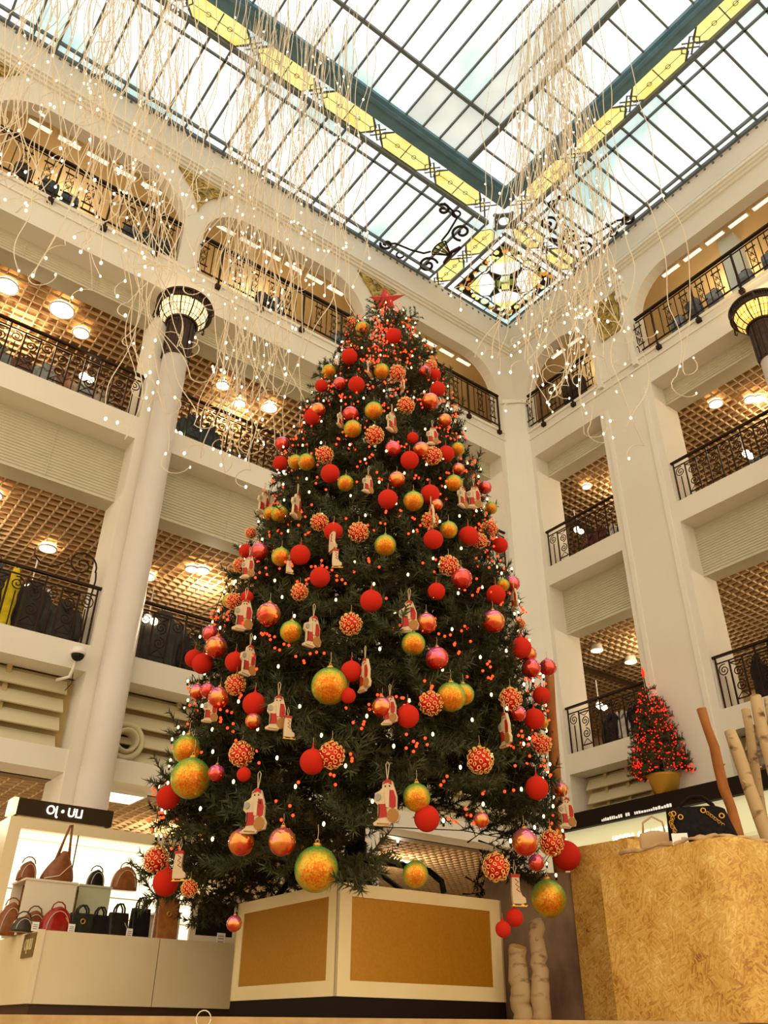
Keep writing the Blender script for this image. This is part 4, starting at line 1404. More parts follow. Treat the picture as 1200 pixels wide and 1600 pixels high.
def outline(pts, y0, y1):
    """polygon in x/z extruded through y"""
    m_ = MB()
    ar = sum(pts[i][0]*pts[(i+1) % len(pts)][1]-pts[(i+1) % len(pts)][0]*pts[i][1] for i in range(len(pts)))
    if ar < 0:
        pts = pts[::-1]
    m_.prism(pts, lambda a, b, c: (a, c, b), y1, y0)
    return m_
def disc(cx_, cz, rx, rz, n=14):
    return [(cx_+rx*math.cos(2*math.pi*i/n), cz+rz*math.sin(2*math.pi*i/n)) for i in range(n)]
FIG = [('body', outline([(-.20, .36), (-.13, .42), (-.12, .56), (.0, .66), (.14, .60), (.2, .42), (.27, .2), (.26, -.1), (.34, -.25), (.30, -.42), (.10, -.46), (.06, -.52), (-.14, -.52), (-.34, -.50), (-.36, -.44), (-.24, -.36), (-.24, 0), (-.34, .1), (-.32, .3)], -.05, .05).mesh('body', M_OWH)),
       ('coat', outline([(.07, .36), (.18, .36), (.245, .16), (.235, -.06), (.15, -.10), (.08, -.06)], -.07, .0).mesh('coat', M_ORD)),
       ('coat_skirt', outline([(-.20, .02), (-.03, .02), (.02, -.30), (-.20, -.32)], -.07, .0).mesh('coat_skirt', M_ORD)),
       ('beard', outline([(-.06, .34), (.07, .40), (.06, -.08), (-.02, -.06)], -.085, .0).mesh('beard', M_OWH)),
       ('sack', outline(disc(.16, -.27, .155, .17), -.08, .0).mesh('sack', M_OBR)),
       ('lantern', outline(disc(-.235, .2, .075, .09), -.09, .0).mesh('lantern', mat('grey_painted_lantern', (150, 142, 122), 0.5))),
       ('trim_line', MB().tube([(-.21, -.07, .02), (-.20, -.07, -.2), (-.22, -.07, -.33)], .014, 5).mesh('trim_line', M_OBK)),
       ('hat', outline([(-.12, .52), (.0, .66), (.13, .60), (.13, .50), (.03, .57)], -.07, .0).mesh('hat', M_ORD)),
       ('eye', outline(disc(-.04, .47, .022, .022, 8), -.062, .0).mesh('eye', M_OBK)),
       ('eye', outline(disc(.06, .47, .022, .022, 8), -.062, .0).mesh('eye', M_OBK)),
       ('sled', outline([(-.26, -.44), (.06, -.47), (.05, -.50), (-.26, -.475)], -.062, .0).mesh('sled', M_OBR)),
       ('string', MB().tube([(0, 0, .64), (-.02, 0, .85), (-.04, 0, 1.05), (.0, 0, 1.12), (.05, 0, 1.05), (.03, 0, .85), (0, 0, .64)], .014, 5).mesh('string', M_STR))]
BOOT = [('body', outline([(-.14, .5), (.14, .5), (.13, .05), (.2, -.12), (.32, -.2), (.33, -.34), (.18, -.38), (-.14, -.38), (-.16, -.1)], -.06, .06).mesh('body', M_OWH)),
        ('blade', outline([(-.2, -.46), (.36, -.46), (.40, -.40), (.30, -.43), (.24, -.38), (.18, -.38), (.14, -.43), (-.06, -.43), (-.1, -.38), (-.14, -.38), (-.16, -.43)], -.015, .015).mesh('blade', M_CAP)),
        ('cuff', outline([(-.17, .44), (.17, .44), (.17, .54), (-.17, .54)], -.075, .075).mesh('cuff', M_ORD)),
        ('lace', MB().tube([(-.02, -.065, .38), (.1, -.065, .3), (-.02, -.065, .22), (.1, -.065, .14), (0, -.065, .06), (.14, -.065, -.02)], .014, 5).mesh('lace', M_ORD)),
        ('string', MB().tube([(0, 0, .52), (-.04, 0, .75), (0, 0, .95), (.05, 0, .75), (0, 0, .52)], .014, 5).mesh('string', M_STR))]
ORN = [ # px, py, size in px, kind
 (549,505,20,'S'),(567,514,24,'G'),(615,525,25,'R'),(546,557,25,'R'),(514,580,22,'G'),(596,580,25,'G'),(621,583,25,'S'),(664,581,20,'I'),(673,572,20,'S'),(680,586,18,'R'),(557,601,26,'R'),(531,599,20,'I'),(502,603,20,'R'),
 (684,608,24,'R'),(672,627,27,'J'),(584,642,29,'G'),(634,634,27,'S'),(548,647,25,'I'),(497,641,24,'J'),(488,651,26,'R'),(695,657,22,'J'),(551,670,28,'G'),(585,680,29,'S'),(614,701,25,'I'),(645,684,18,'R'),(658,703,26,'J'),
 (676,712,28,'S'),(697,709,26,'R'),(715,702,22,'G'),(640,719,29,'R'),(507,711,27,'S'),(441,694,24,'I'),(438,724,24,'R'),(462,722,24,'G'),(479,722,27,'G'),(516,740,30,'R'),(540,755,26,'G'),(620,749,26,'J'),(606,780,31,'R'),
 (646,783,32,'G'),(499,816,27,'S'),(521,831,30,'R'),(560,832,31,'S'),(602,852,34,'G'),(437,803,27,'G'),(423,803,24,'G'),(405,862,28,'I'),(439,870,30,'G'),(469,867,32,'R'),(392,833,18,'S'),(384,861,22,'R'),(500,902,32,'R'),
 (716,733,20,'J'),(709,755,27,'G'),(672,772,30,'R'),(682,789,20,'J'),(758,762,21,'I'),(672,813,26,'S'),(677,843,31,'R'),(701,828,28,'G'),(732,838,32,'R'),(749,845,24,'S'),(765,826,25,'S'),(781,852,25,'R'),(767,794,20,'G'),
 (701,884,31,'S'),(721,904,34,'I'),(375,883,22,'S'),(358,939,22,'G'),(366,940,26,'S'),(386,933,20,'R'),(420,960,38,'J'),(455,987,35,'G'),(468,925,26,'S'),(329,990,26,'I'),(338,1011,35,'J'),(316,1037,32,'R'),(303,1029,28,'R'),
 (367,1034,31,'R'),(368,1070,31,'S'),(308,1081,25,'J'),(325,1079,24,'I'),(342,1090,34,'J'),(397,1100,36,'R'),(515,1072,58,'G'),(548,975,34,'S'),(580,939,35,'R'),(682,924,27,'R'),(666,974,33,'J'),(646,1006,37,'G'),(683,1029,37,'I'),
 (549,1049,33,'R'),(544,1087,24,'R'),(597,1105,32,'J'),(637,1119,36,'R'),(673,1099,36,'S'),(705,1089,46,'G'),(724,1085,34,'G'),(775,929,30,'R'),(800,912,25,'I'),(786,914,20,'G'),(771,971,36,'J'),(814,1012,33,'R'),(830,1044,30,'I'),
 (826,1022,25,'J'),(856,1043,27,'I'),(846,1087,28,'R'),(798,1092,34,'S'),(835,1123,32,'R'),(810,1115,24,'I'),(813,975,16,'S'),(848,1129,18,'G'),(396,1127,26,'J'),(377,1178,37,'S'),(381,1210,22,'R'),(292,1171,44,'G'),(298,1216,62,'G'),
 (338,1208,26,'I'),(263,1246,37,'R'),(377,1316,41,'J'),(441,1315,43,'J'),(488,1190,39,'R'),(518,1180,40,'S'),(750,1188,40,'S'),(846,1163,30,'S'),(839,1231,36,'R'),(877,1234,22,'J'),(667,1279,40,'R'),(752,1281,24,'J'),(820,1316,41,'J'),
 (861,1317,37,'S'),(885,1337,44,'R'),(651,1246,43,'G'),(775,1355,40,'S'),(838,1348,25,'I'),(857,1404,55,'G'),(804,1434,27,'R'),(786,1452,24,'R'),(649,1366,40,'G'),(494,1358,68,'G'),(244,1344,38,'S'),(259,1379,40,'R'),(296,1388,25,'S'),
 # figures and boots: size = height in px
 (578,577,28,'F'),(612,661,34,'F'),(676,683,30,'F'),(532,657,26,'F'),(629,604,22,'F'),(412,788,36,'F'),(463,793,40,'F'),(519,848,40,'B'),(524,874,32,'B'),(575,758,30,'F'),(451,886,24,'B'),(388,888,34,'F'),(674,809,36,'F'),
 (723,779,34,'F'),(741,779,36,'F'),(381,964,46,'F'),(488,990,46,'F'),(388,1035,44,'F'),(329,1111,36,'F'),(639,966,46,'F'),(570,1057,46,'F'),(609,1112,40,'F'),(804,937,30,'F'),(433,1117,48,'F'),(449,1138,36,'B'),(399,1271,58,'F'),
 (790,1143,46,'F'),(886,1273,40,'F'),(605,1258,60,'F'),(806,1393,46,'B'),(278,1355,44,'B'),(366,1443,24,'J')]
KN = {'R': ('velvet_ball', 'matte red velvet ball', 'red velvet balls on the tree'), 'G': ('glitter_ball', 'green and orange glitter ball', 'glitter balls on the tree'), 'I': ('glass_ball', 'shiny pink-red iridescent ball', 'pink-red glass balls on the tree'),
      'J': ('glass_ball', 'shiny red-gold iridescent ball', 'red-gold glass balls on the tree'), 'S': ('sequin_ball', 'red ball with gold sequin rings', 'sequin balls on the tree'),
      'F': ('figure_ornament', 'cream painted figure with red coat', 'painted figures on the tree'), 'B': ('skate_ornament', 'cream wooden skate-boot ornament', 'skate ornaments on the tree')}
order = sorted(range(len(ORN)), key=lambda i: (ORN[i][1], ORN[i][0]))
seen = {}
rk = random.Random(3)
for i in order:
    px, py, sz, k = ORN[i]
    j = seen.get(k, 0)
    seen[k] = j+1
    ball = k not in 'FB'
    p_, t_ = on_tree(px, py, 0.02 if ball else 0.05)
    rad = sz/2/FPX*t_                              # size at the distance where it hangs
    ax_px = 602-(py-470)*0.045
    side = 'left half' if px < ax_px-25 else 'right half' if px > ax_px+25 else 'middle'
    nm, base, grp = KN[k]
    if k == 'G' and sz > 50:
        lab = 'extra-large green and orange glitter ball, %s of the tree, %s from the top' % (side, {515: 'first', 298: 'second', 494: 'third', 857: 'fourth'}[px])
    else:
        lab = '%s, %s, %s such from the top' % (base, {'left half': "tree's left half", 'right half': "tree's right half", 'middle': 'middle of tree'}[side], nth(j))
    yaw_ = math.atan2(p_[1], p_[0])-math.pi/2+(rk.uniform(-.7, .7) if ball or rk.random() < .6 else rk.choice((-1, 1))*rk.uniform(.8, 1.25))
    r = thing(nm, lab, 'ornament', tuple(p_), yaw_ or 1e-9, grp)
    if ball:
        s = (rad, rad, rad)
        link('ball', ME_BALL[k], r, (0, 0, 0), (rk.uniform(-.2, .2), 0, rk.uniform(0, 6)), tuple(q*(0.9 if k == 'S' else 1.0) for q in s))
        if k == 'S':
            struct(link('sequin_rings', ME_RINGS, r, (0, 0, 0), (0, 0, rk.uniform(0, 6)), tuple(0.94*q for q in s)), 'stuff')
        link('cap', ME_CAPR if k == 'R' else ME_CAP, r, (0, 0, 0), (0, 0, 0), s)
        link('string', ME_STRING, r, (0, 0, 0), (0, 0, 0), s)
    else:
        hgt = rad*2
        for pn, me in (FIG if k == 'F' else BOOT):
            link(pn, me, r, (0, 0, 0), (0, rk.uniform(-.02, .02), 0), (hgt, hgt, hgt))

# star on the top
d = ray(602, 469)
tt = 8.50/np.hypot(d[0], d[1])
sp_ = d*tt+np.array([0, 0, CAMZ])
st = thing('tree_star', 'faceted red five-pointed star on the very top of the big tree', 'star', tuple(sp_), math.atan2(sp_[1], sp_[0])-math.pi/2)
mb = MB()
vs = [(0, -0.07, 0), (0, 0.07, 0)]
for k in range(10):
    a = math.pi/2+k*math.pi/5+0.06
    q = (0.27, 0.11, 0.25, 0.11, 0.24, 0.11, 0.22, 0.11, 0.31, 0.12)[k]
    vs.append((q*math.cos(a), 0, q*math.sin(a)))
fs = []
for k in range(10):
    a, b = 2+k, 2+(k+1) % 10
    fs += [(0, a, b), (1, b, a)]
mb.add(vs, fs)
mb.build('star_body', mat('red_glitter_star', (186, 40, 26), 0.5, 0.1, noise=(60.0, (160, 26, 18), 0.4, 0.6)), st, local=True)
MB().tube([(0, 0, -0.05), (0.0, 0.02, -0.45)], 0.012, 6).build('stem', M_STEEL, st, local=True)

# ------------------------------------------------------------------ strings of lights on the tree
M_REDL = mat('red_glowing_bulb', (230, 40, 16), 0.4, emit=2.6, ecol=(255, 66, 26))
M_WHL = mat('warm_glowing_bulb', (255, 226, 150), 0.4, emit=5.0, ecol=(255, 226, 160))
def surf(z, a, out=0.0):
    c = axis(z)
    r_ = tree_r(z)+out
    return np.array([c[0]+r_*math.cos(a), c[1]+r_*math.sin(a), z])
A_CAM = math.atan2(-TB[1], -TB[0])                # side of the tree that faces the stairwell
rl = random.Random(21)
zb = np.linspace(8.8, 1.45, 11)
RL_LAB = ['round the very tip', 'high below the star', 'in the upper quarter', 'just above mid-height', 'at mid-height', 'just below mid-height', 'in the lower third', 'near the lowest branches', 'at the hem', 'lowest of all']
for k in range(10):
    r = thing('red_light_string', 'wire of glowing red berry lights winding through the tree, '+RL_LAB[k], 'lights', tuple(surf(zb[k], A_CAM)), 0, 'red light strings on the tree')
    wire, bul = MB(), MB()
    pts = []
    a = A_CAM-1.75
    cnt = int(60+rl.random()*15) if k else 34
    zz = zb[k]
    for i in range(cnt):
        a = A_CAM-1.75+3.5*i/cnt
        z = zb[k]+(zb[k+1]-zb[k])*(0.5+0.5*math.sin(i*0.37+k)+0.25*math.sin(i*1.13+2*k))
        p_ = surf(z, a, rl.uniform(-.16, .02))
        pts.append(p_)
        for _ in range(1 if rl.random() < .6 else 3):
            q = p_+np.array([rl.uniform(-.06, .06), rl.uniform(-.06, .06), rl.uniform(-.07, .05)])
            bul.sphere(q, 0.0130, 7, 5)
    wire.tube(pts, 0.004, 4)
    wire.build('wire', mat('dark_green_wire', (30, 38, 22), 0.6), r)
    struct(bul.build('bulbs', M_REDL, r, True), 'stuff')
# thick red garland falling from the star
r = thing('red_light_string', 'dense cluster of glowing red lights hanging straight down from the star', 'lights', tuple(sp_-np.array([0, 0, 0.1])), 0, 'red light strings on the tree')
wire, bul = MB(), MB()
pts = []
for i in range(46):
    t = i/45
    p_, _ = on_tree(603-20*t+10*math.sin(i*.9), 497+75*t, 0.02) if i > 4 else (sp_+np.array([0, 0, -0.2-0.05*i]), 0)
    pts.append(p_)
    for _ in range(2):
        bul.sphere(p_+np.array([rl.uniform(-.05, .05), rl.uniform(-.05, .05), rl.uniform(-.05, .05)]), 0.0130, 7, 5)
wire.tube(pts, 0.004, 4)
wire.build('wire', mat('dark_green_wire'), r)
struct(bul.build('bulbs', M_REDL, r, True), 'stuff')
WL_LAB = ['in the top fifth', 'in the second fifth from the top', 'round its middle', 'in the second fifth from the bottom', 'in the lowest fifth']
zw = [8.8, 7.0, 5.2, 3.8, 2.5, 1.15]
for k in range(5):
    r = thing('white_light_string', 'wire of tiny warm white lights over the tree, '+WL_LAB[k], 'lights', tuple(surf(zw[k]-.3, A_CAM)), 0, 'warm white light strings on the tree')
    wire, bul, soc = MB(), MB(), MB()
    pts = []
    cnt = (40, 52, 58, 62, 66)[k]
    for i in range(cnt):
        a = A_CAM+rl.uniform(-1.7, 1.7) if False else A_CAM-1.7+3.4*((i*0.618) % 1.0)
        z = zw[k]+(zw[k+1]-zw[k])*(i+0.5)/cnt
        p_ = surf(z, a, rl.uniform(-.10, .05))
        bul.sphere(p_, 0.0115, 8, 6, (1, 1, 1.6))
        soc.box(p_[0]-.007, p_[0]+.007, p_[1]-.007, p_[1]+.007, p_[2]-.045, p_[2]-.02)
    for i in range(80):
        z = zw[k]+(zw[k+1]-zw[k])*i/79
        pts.append(surf(z, A_CAM-1.7+3.4*(0.5+0.5*math.sin(i*0.31)), -.12))
    wire.tube(pts, 0.004, 4)
    wire.build('wire', mat('dark_green_wire'), r)
    struct(bul.build('bulbs', M_WHL, r, True), 'stuff')
    struct(soc.build('sockets', mat('dark_green_wire'), r), 'stuff')
# ------------------------------------------------------------------ bag shop on the left
M_DISP = mat('white_display_laminate', (240, 222, 180), 0.35, noise=(1.5, (232, 210, 164), 0.3, 0.7))
def X_at(px, Y, row=1440):
    d_ = ray(px, row)
    return d_[0]/d_[1]*Y
CT = 0.72
ct = thing('display_counter', 'long cream display counter carrying the row of handbags, dark kickboard', 'counter', (2.68, 8.93, 0))
mb = MB()
mb.box(2.68, 3.88, 8.93, 10.30, 0.12, CT)
mb.build('cabinet', M_DISP, ct)
mb = MB()
mb.box(3.89, 5.35, 8.93, 10.30, 0.12, CT)
mb.build('cabinet', M_DISP, ct)
MB().box(2.66, 2.72, 8.915, 8.95, 0.12, CT+0.005).build('corner_strip', M_DISP, ct)
MB().box(2.72, 5.33, 8.97, 10.25, 0.0, 0.12).build('kickboard', mat('brown_kickboard', (70, 46, 26), 0.5), ct)
pq = thing('shop_plaque', 'olive plaque with tall pale letters on the counter corner', 'sign', (2.675, 9.17, 0.60))
MB().box(2.665, 2.68, 8.99, 9.36, 0.50, 0.705).build('plate', mat('olive_plate', (120, 98, 50), 0.5), pq)
vs, fs = text_mb('LIUJO', 0.12, 0.006)
mb = MB(lambda a, b, c: (2.662-c, 9.175-a*0.75, 0.605+b*1.15))
mb.add(vs, fs)
mb.build('lettering', mat('pale_letters', (222, 204, 150), 0.5), pq)

def bag(nm, lab, kind, px, Y, zb_, w_, h, c, gloss=0.35, depth=0.16, row=1440, extra=()):
    x = X_at(px, Y, row)
    t = thing(nm, lab, 'bag', (x, Y, zb_), 1e-9)
    m_ = mat('leather_%d_%d_%d' % c, c, gloss, noise=(14.0, tuple(int(q*.8) for q in c), 0.35, 0.7), coat=0.15)
    mb = MB()
    if kind == 'dome':
        secs = []
        for k in range(10):
            s = k/9
            q = math.sqrt(max(0.02, 1-s**2.6))
            secs.append([(w_/2*q*math.copysign(abs(math.cos(a))**.6, math.cos(a)), depth/2*(0.6+0.4*q)*math.copysign(abs(math.sin(a))**.6, math.sin(a)), h*s) for a in [2*math.pi*j/18 for j in range(18)]])
        mb.loft(secs)
        mb.build('body', m_, t, True, local=True)
        z_ = MB()
        z_.tube([(w_/2*0.72*math.cos(a), -depth*0.40-0.012, h*0.12+h*0.70*math.sin(a)) for a in [math.pi*j/14 for j in range(15)]], 0.003, 5)
        z_.build('zip', mat('pale_piping', (226, 206, 170), 0.5), t, True, local=True)
        MB().tube([(-0.07, 0, h*0.90), (-0.055, 0, h+0.02), (-0.02, 0, h+0.045), (0.02, 0, h+0.045), (0.055, 0, h+0.02), (0.07, 0, h*0.90)], 0.007, 6).build('handle', m_, t, True, local=True)
    elif kind == 'tote':
        secs = []
        for s in (0, .04, .3, .6, .9, 1.0):
            q = 0.92+0.08*s-0.10*s*s
            dd = depth*(1-0.55*s)
            secs.append([(w_/2*q*math.copysign(abs(math.cos(a))**.35, math.cos(a)), dd/2*math.copysign(abs(math.sin(a))**.35, math.sin(a)), h*s) for a in [2*math.pi*j/20 for j in range(20)]])
        mb.loft(secs)
        mb.build('body', m_, t, True, local=True)
        for s in (-1, 1):
            MB().tube([(-w_*.22, s*depth*.2, h*.9), (-w_*.20, s*depth*.2, h*1.18), (-w_*.08, s*depth*.2, h*1.36), (w_*.08, s*depth*.2, h*1.36), (w_*.20, s*depth*.2, h*1.18), (w_*.22, s*depth*.2, h*.9)], 0.010, 6).build('handle', m_, t, True, local=True)
        MB().box(-w_*.46, w_*.46, -depth*.24, -depth*.22, h*.80, h*.815).build('seam', mat('dark_seam', (20, 16, 12), 0.5), t, local=True)
    elif kind == 'hobo':
        secs = []
        for k in range(9):
            s = k/8
            q = 1-0.85*s**1.5
            cx_ = w_*0.10*s
            secs.append([(cx_+w_/2*q*math.cos(a), depth/2*(1-0.6*s)*math.sin(a), h*0.55*s+0.04*(1-s)*math.cos(a)**2) for a in [2*math.pi*j/18 for j in range(18)]])
        mb.loft(secs)
        mb.build('body', m_, t, True, local=True)
        MB().tube([(-w_*.12, 0, h*.40), (0.0, 0, h*.75), (w_*.10, 0, h*1.0), (w_*.16, 0, h*1.02), (w_*.20, 0, h*.72), (w_*.26, 0, h*.36)], [.02, .013, .013, .013, .013, .02], 7).build('strap', m_, t, True, local=True)
        MB().tube([(-w_*.42, -depth*.40, h*.06), (0, -depth*.48, h*.12), (w_*.3, -depth*.40, h*.32)], 0.005, 5).build('piping', mat('pale_piping'), t, True, local=True)
    if 'tag' in extra:
        mb = MB()
        mb.box(w_*.32, w_*.32+0.065, -depth/2-0.02, -depth/2-0.015, 0.005, 0.085)
        tg = mb.build('price_tag', mat('white_card', (244, 238, 226), 0.6), t, local=True)
        mb = MB()
        for q in (0.022, 0.04, 0.056):
            mb.box(w_*.32+0.012, w_*.32+0.053, -depth/2-0.022, -depth/2-0.0195, q, q+0.006)
        mb.build('print', mat('grey_print', (130, 124, 120), 0.7), tg, local=True)
        MB().tube([(w_*.33, -depth/2-0.015, 0.085), (w_*.2, -depth/2, h*.6)], 0.003, 4).build('tag_string', M_STR, t, local=True)
    if 'buckle' in extra:
        MB().torus((0.0, -depth*.42, h*.62), 0.022, 0.006, (0, 1, 0), 12, 5).build('buckle', M_CAP, t, True, local=True)
    return t
BRN, RED, BLK, GBK, TAN = (150, 84, 36), (168, 34, 22), (40, 34, 30), (52, 52, 40), (176, 110, 52)
bag('handbag', 'brown bag with pale tag at the far left end of the counter', 'dome', 14, 9.75, CT, 0.24, 0.30, BRN, extra=('tag',))
bag('handbag', 'small dark bag with a pale strap tag left of the red bag', 'dome', 36, 9.25, CT, 0.20, 0.13, (66, 54, 36), extra=('tag',))
bag('handbag', 'squat brown bag behind the small dark bag, left of the red bag', 'dome', 52, 9.55, CT, 0.26, 0.22, (130, 72, 32))
bag('handbag', 'glossy red dome handbag on the counter', 'dome', 88, 9.20, CT, 0.30, 0.235, RED, 0.2, extra=('tag',))
bag('handbag', 'dark olive handbag right of the red one', 'tote', 126, 9.25, CT, 0.26, 0.20, GBK, extra=('buckle',))
bag('handbag', 'black handbag leaning between the olive bag and the tagged bag', 'tote', 155, 9.28, CT, 0.22, 0.20, BLK)
bag('handbag', 'black handbag with a hanging pale tag on the counter', 'tote', 184, 9.22, CT, 0.22, 0.23, (44, 38, 32), extra=('tag',))
bag('tote_bag', 'tall black tote with upright brown handles', 'tote', 218, 9.24, CT, 0.22, 0.29, (34, 28, 28))
bag('tote_bag', 'tall tan leather tote nearest the tree on the counter', 'tote', 259, 9.26, CT, 0.27, 0.42, TAN, extra=('buckle',))
# pedestals
def open_box(nm, lab, x0, x1, y0, y1, z0, z1, m_, dark):
    t = thing(nm, lab, 'pedestal', (x0, y0, z0))
    mb = MB()
    mb.box(x0, x1, y0, y0+0.02, z0, z1)
    mb.box(x0, x1, y1-0.02, y1, z0, z1)
    mb.box(x1-0.02, x1, y0+0.02, y1-0.02, z0, z1)
    mb.build('shell', m_, t)
    MB().box(x0-0.01, x1+0.01, y0-0.01, y1+0.01, z1, z1+0.02).build('top', m_, t)
    MB().box(x0+0.1, x0+0.12, y0+0.02, y1-0.02, z0, z1).build('inner_side', dark, t)
    return t
PB = mat('white_pedestal', (236, 222, 192), 0.4)
open_box('pedestal', 'white box pedestal under the brown bags, left on the counter', 2.64, 3.17, 9.62, 10.1, CT, 1.23, PB, mat('brown_lining', (120, 70, 34), 0.6))
open_box('pedestal', 'grey-green box pedestal under the black dome bag', 3.27, 3.62, 9.82, 10.2, CT, 1.25, mat('sage_pedestal', (196, 196, 160), 0.4), mat('brown_lining'))
open_box('pedestal', 'low grey pedestal behind the tall tan tote', 4.22, 4.45, 9.75, 10.1, CT, 1.05, mat('grey_pedestal', (206, 196, 176), 0.4), mat('brown_lining'))
bag('handbag', 'brown dome bag with white piping on the white pedestal', 'dome', 43, 9.86, 1.25, 0.19, 0.19, (140, 78, 36), row=1360, extra=())
bag('hobo_bag', 'brown hobo bag with a long upright strap on the white pedestal', 'hobo', 93, 9.86, 1.25, 0.36, 0.60, (146, 84, 44), row=1350)
bag('handbag', 'black dome bag with pale piping on the grey-green pedestal', 'dome', 152, 10.0, 1.27, 0.19, 0.18, BLK, row=1360)
bag('handbag', 'large rounded tan bag next to the black dome bag', 'dome', 197, 10.0, 1.27, 0.30, 0.25, (160, 96, 44), row=1360)
# framed dark screen with a card
t = thing('framed_mirror', 'white-framed dark mirror standing on the counter left of the plinth', 'mirror', (X_at(335, 9.3), 9.3, CT))
x0, x1 = X_at(298, 9.3), X_at(372, 9.3)
mb = MB()
mb.box(x0, x1, 9.30, 9.34, CT, CT+0.09)
mb.box(x0, x0+0.07, 9.30, 9.34, CT+0.09, CT+0.44)
mb.box(x1-0.05, x1, 9.30, 9.34, CT+0.09, CT+0.44)
mb.box(x0, x1, 9.30, 9.34, CT+0.42, CT+0.49)
mb.build('frame', PB, t)
MB().box(x0+0.06, x1-0.05, 9.32, 9.335, CT+0.09, CT+0.42).build('glass', mat('dark_mirror', (34, 28, 24), 0.1), t)
mb = MB()
for k in range(6):
    mb.box(x0+0.12+0.035*k, x0+0.14+0.035*k, 9.296, 9.30, CT+0.435, CT+0.465)
mb.build('print', mat('grey_print'), t)
t = thing('price_card', 'small white price card standing before the dark mirror', 'card', (X_at(348, 9.22), 9.22, CT))
xx = X_at(348, 9.22)
MB().box(xx-0.05, xx+0.05, 9.22, 9.225, CT+0.0, CT+0.12).build('card', mat('white_card'), t)
mb = MB()
for q in (0.03, 0.06, 0.085):
    mb.box(xx-0.035, xx+0.03, 9.217, 9.2195, CT+q, CT+q+0.008)
mb.build('print', mat('grey_print'), t)
# lit wall unit and shop sign
t = thing('display_unit', 'cream wall unit with a glaring white niche behind the bags', 'shelf', (2.6, 10.6, 0))
mb = MB()
mb.box(2.58, 2.72, 10.6, 11.35, 0, 2.02)
mb.box(5.3, 5.44, 10.6, 11.35, 0, 2.02)
mb.box(2.72, 5.30, 10.6, 11.35, 1.90, 2.02)
mb.build('carcass', M_DISP, t)
MB().box(2.72, 5.3, 11.28, 11.33, 0.1, 1.90).build('glow_back_panel', mat('glowing_white_panel', (255, 244, 214), 0.4, emit=1.5, ecol=(255, 240, 204), sample=True), t)  # brightness of the niche put into the white back panel as emission
MB().box(2.74, 5.28, 10.66, 10.80, 1.83, 1.89).build('light_strip', mat('strip_diffuser'), t)
for z in (0.62, 0.86, 1.10, 1.34):
    MB().box(2.72, 5.3, 11.265, 11.28, z, z+0.012).build('slat_groove', mat('groove_line', (180, 160, 110), 0.6), t)
MB().bar((X_at(118, 10.62, 1330), 10.62, 0.6), (X_at(118, 10.62, 1330), 10.62, 2.02), 0.012).build('cable', M_IRON, t)
t = thing('shop_sign', 'long dark box sign with white glowing letters above the bag display', 'sign', (3.36, 11.2, 2.15))
MB().box(2.76, 3.97, 11.15, 11.40, 2.155, 2.35).build('box', mat('dark_brown_sign', (58, 44, 28), 0.5), t)
MB().box(2.70, 2.76, 11.15, 11.40, 2.155, 2.35).build('end_panel', mat('lit_end_panel', (250, 240, 190), 0.4, emit=0.9), t)
MB().box(2.80, 3.9, 11.2, 11.35, 2.02, 2.155).build('foot', M_DISP, t)
vs, fs = text_mb('LIU \u2022 JO', 0.15, 0.02)
mb = MB(lambda a, b, c: (3.34+a*0.9, 11.14-c, 2.25+b))
mb.add(vs, fs)
mb.build('lettering', mat('glowing_letters', (255, 252, 244), 0.4, emit=2.2), t)
# poster glimpsed beneath the tree
t = thing('poster', 'poster of a dark-haired figure in a cream coat glimpsed under the tree', 'poster', (8.1, 13.4, 1.5))
MB().box(7.75, 8.45, 13.40, 13.42, 1.40, 2.45).build('board', mat('poster_board', (216, 196, 150), 0.6), t)
fnp = lambda a, b, c: (8.08+a, 13.40-c, 2.10+b)
mb = MB(fnp)
mb.prism(disc(0, 0.12, .14, .18), lambda a, b, c: (a, b, c), 0, 0.004)
mb.build('hair', mat('dark_print', (46, 32, 22), 0.7), t)
mb = MB(fnp)
mb.prism(disc(0, 0.06, .085, .12), lambda a, b, c: (a, b, c), 0.004, 0.007)
mb.build('face', mat('skin_print', (200, 130, 96), 0.7), t)
mb = MB(fnp)
mb.prism([(-.3, -.65), (.3, -.65), (.24, -.15), (.06, -.06), (-.06, -.06), (-.24, -.15)], lambda a, b, c: (a, b, c), 0, 0.004)
mb.build('coat', mat('cream_print', (236, 222, 186), 0.7), t)

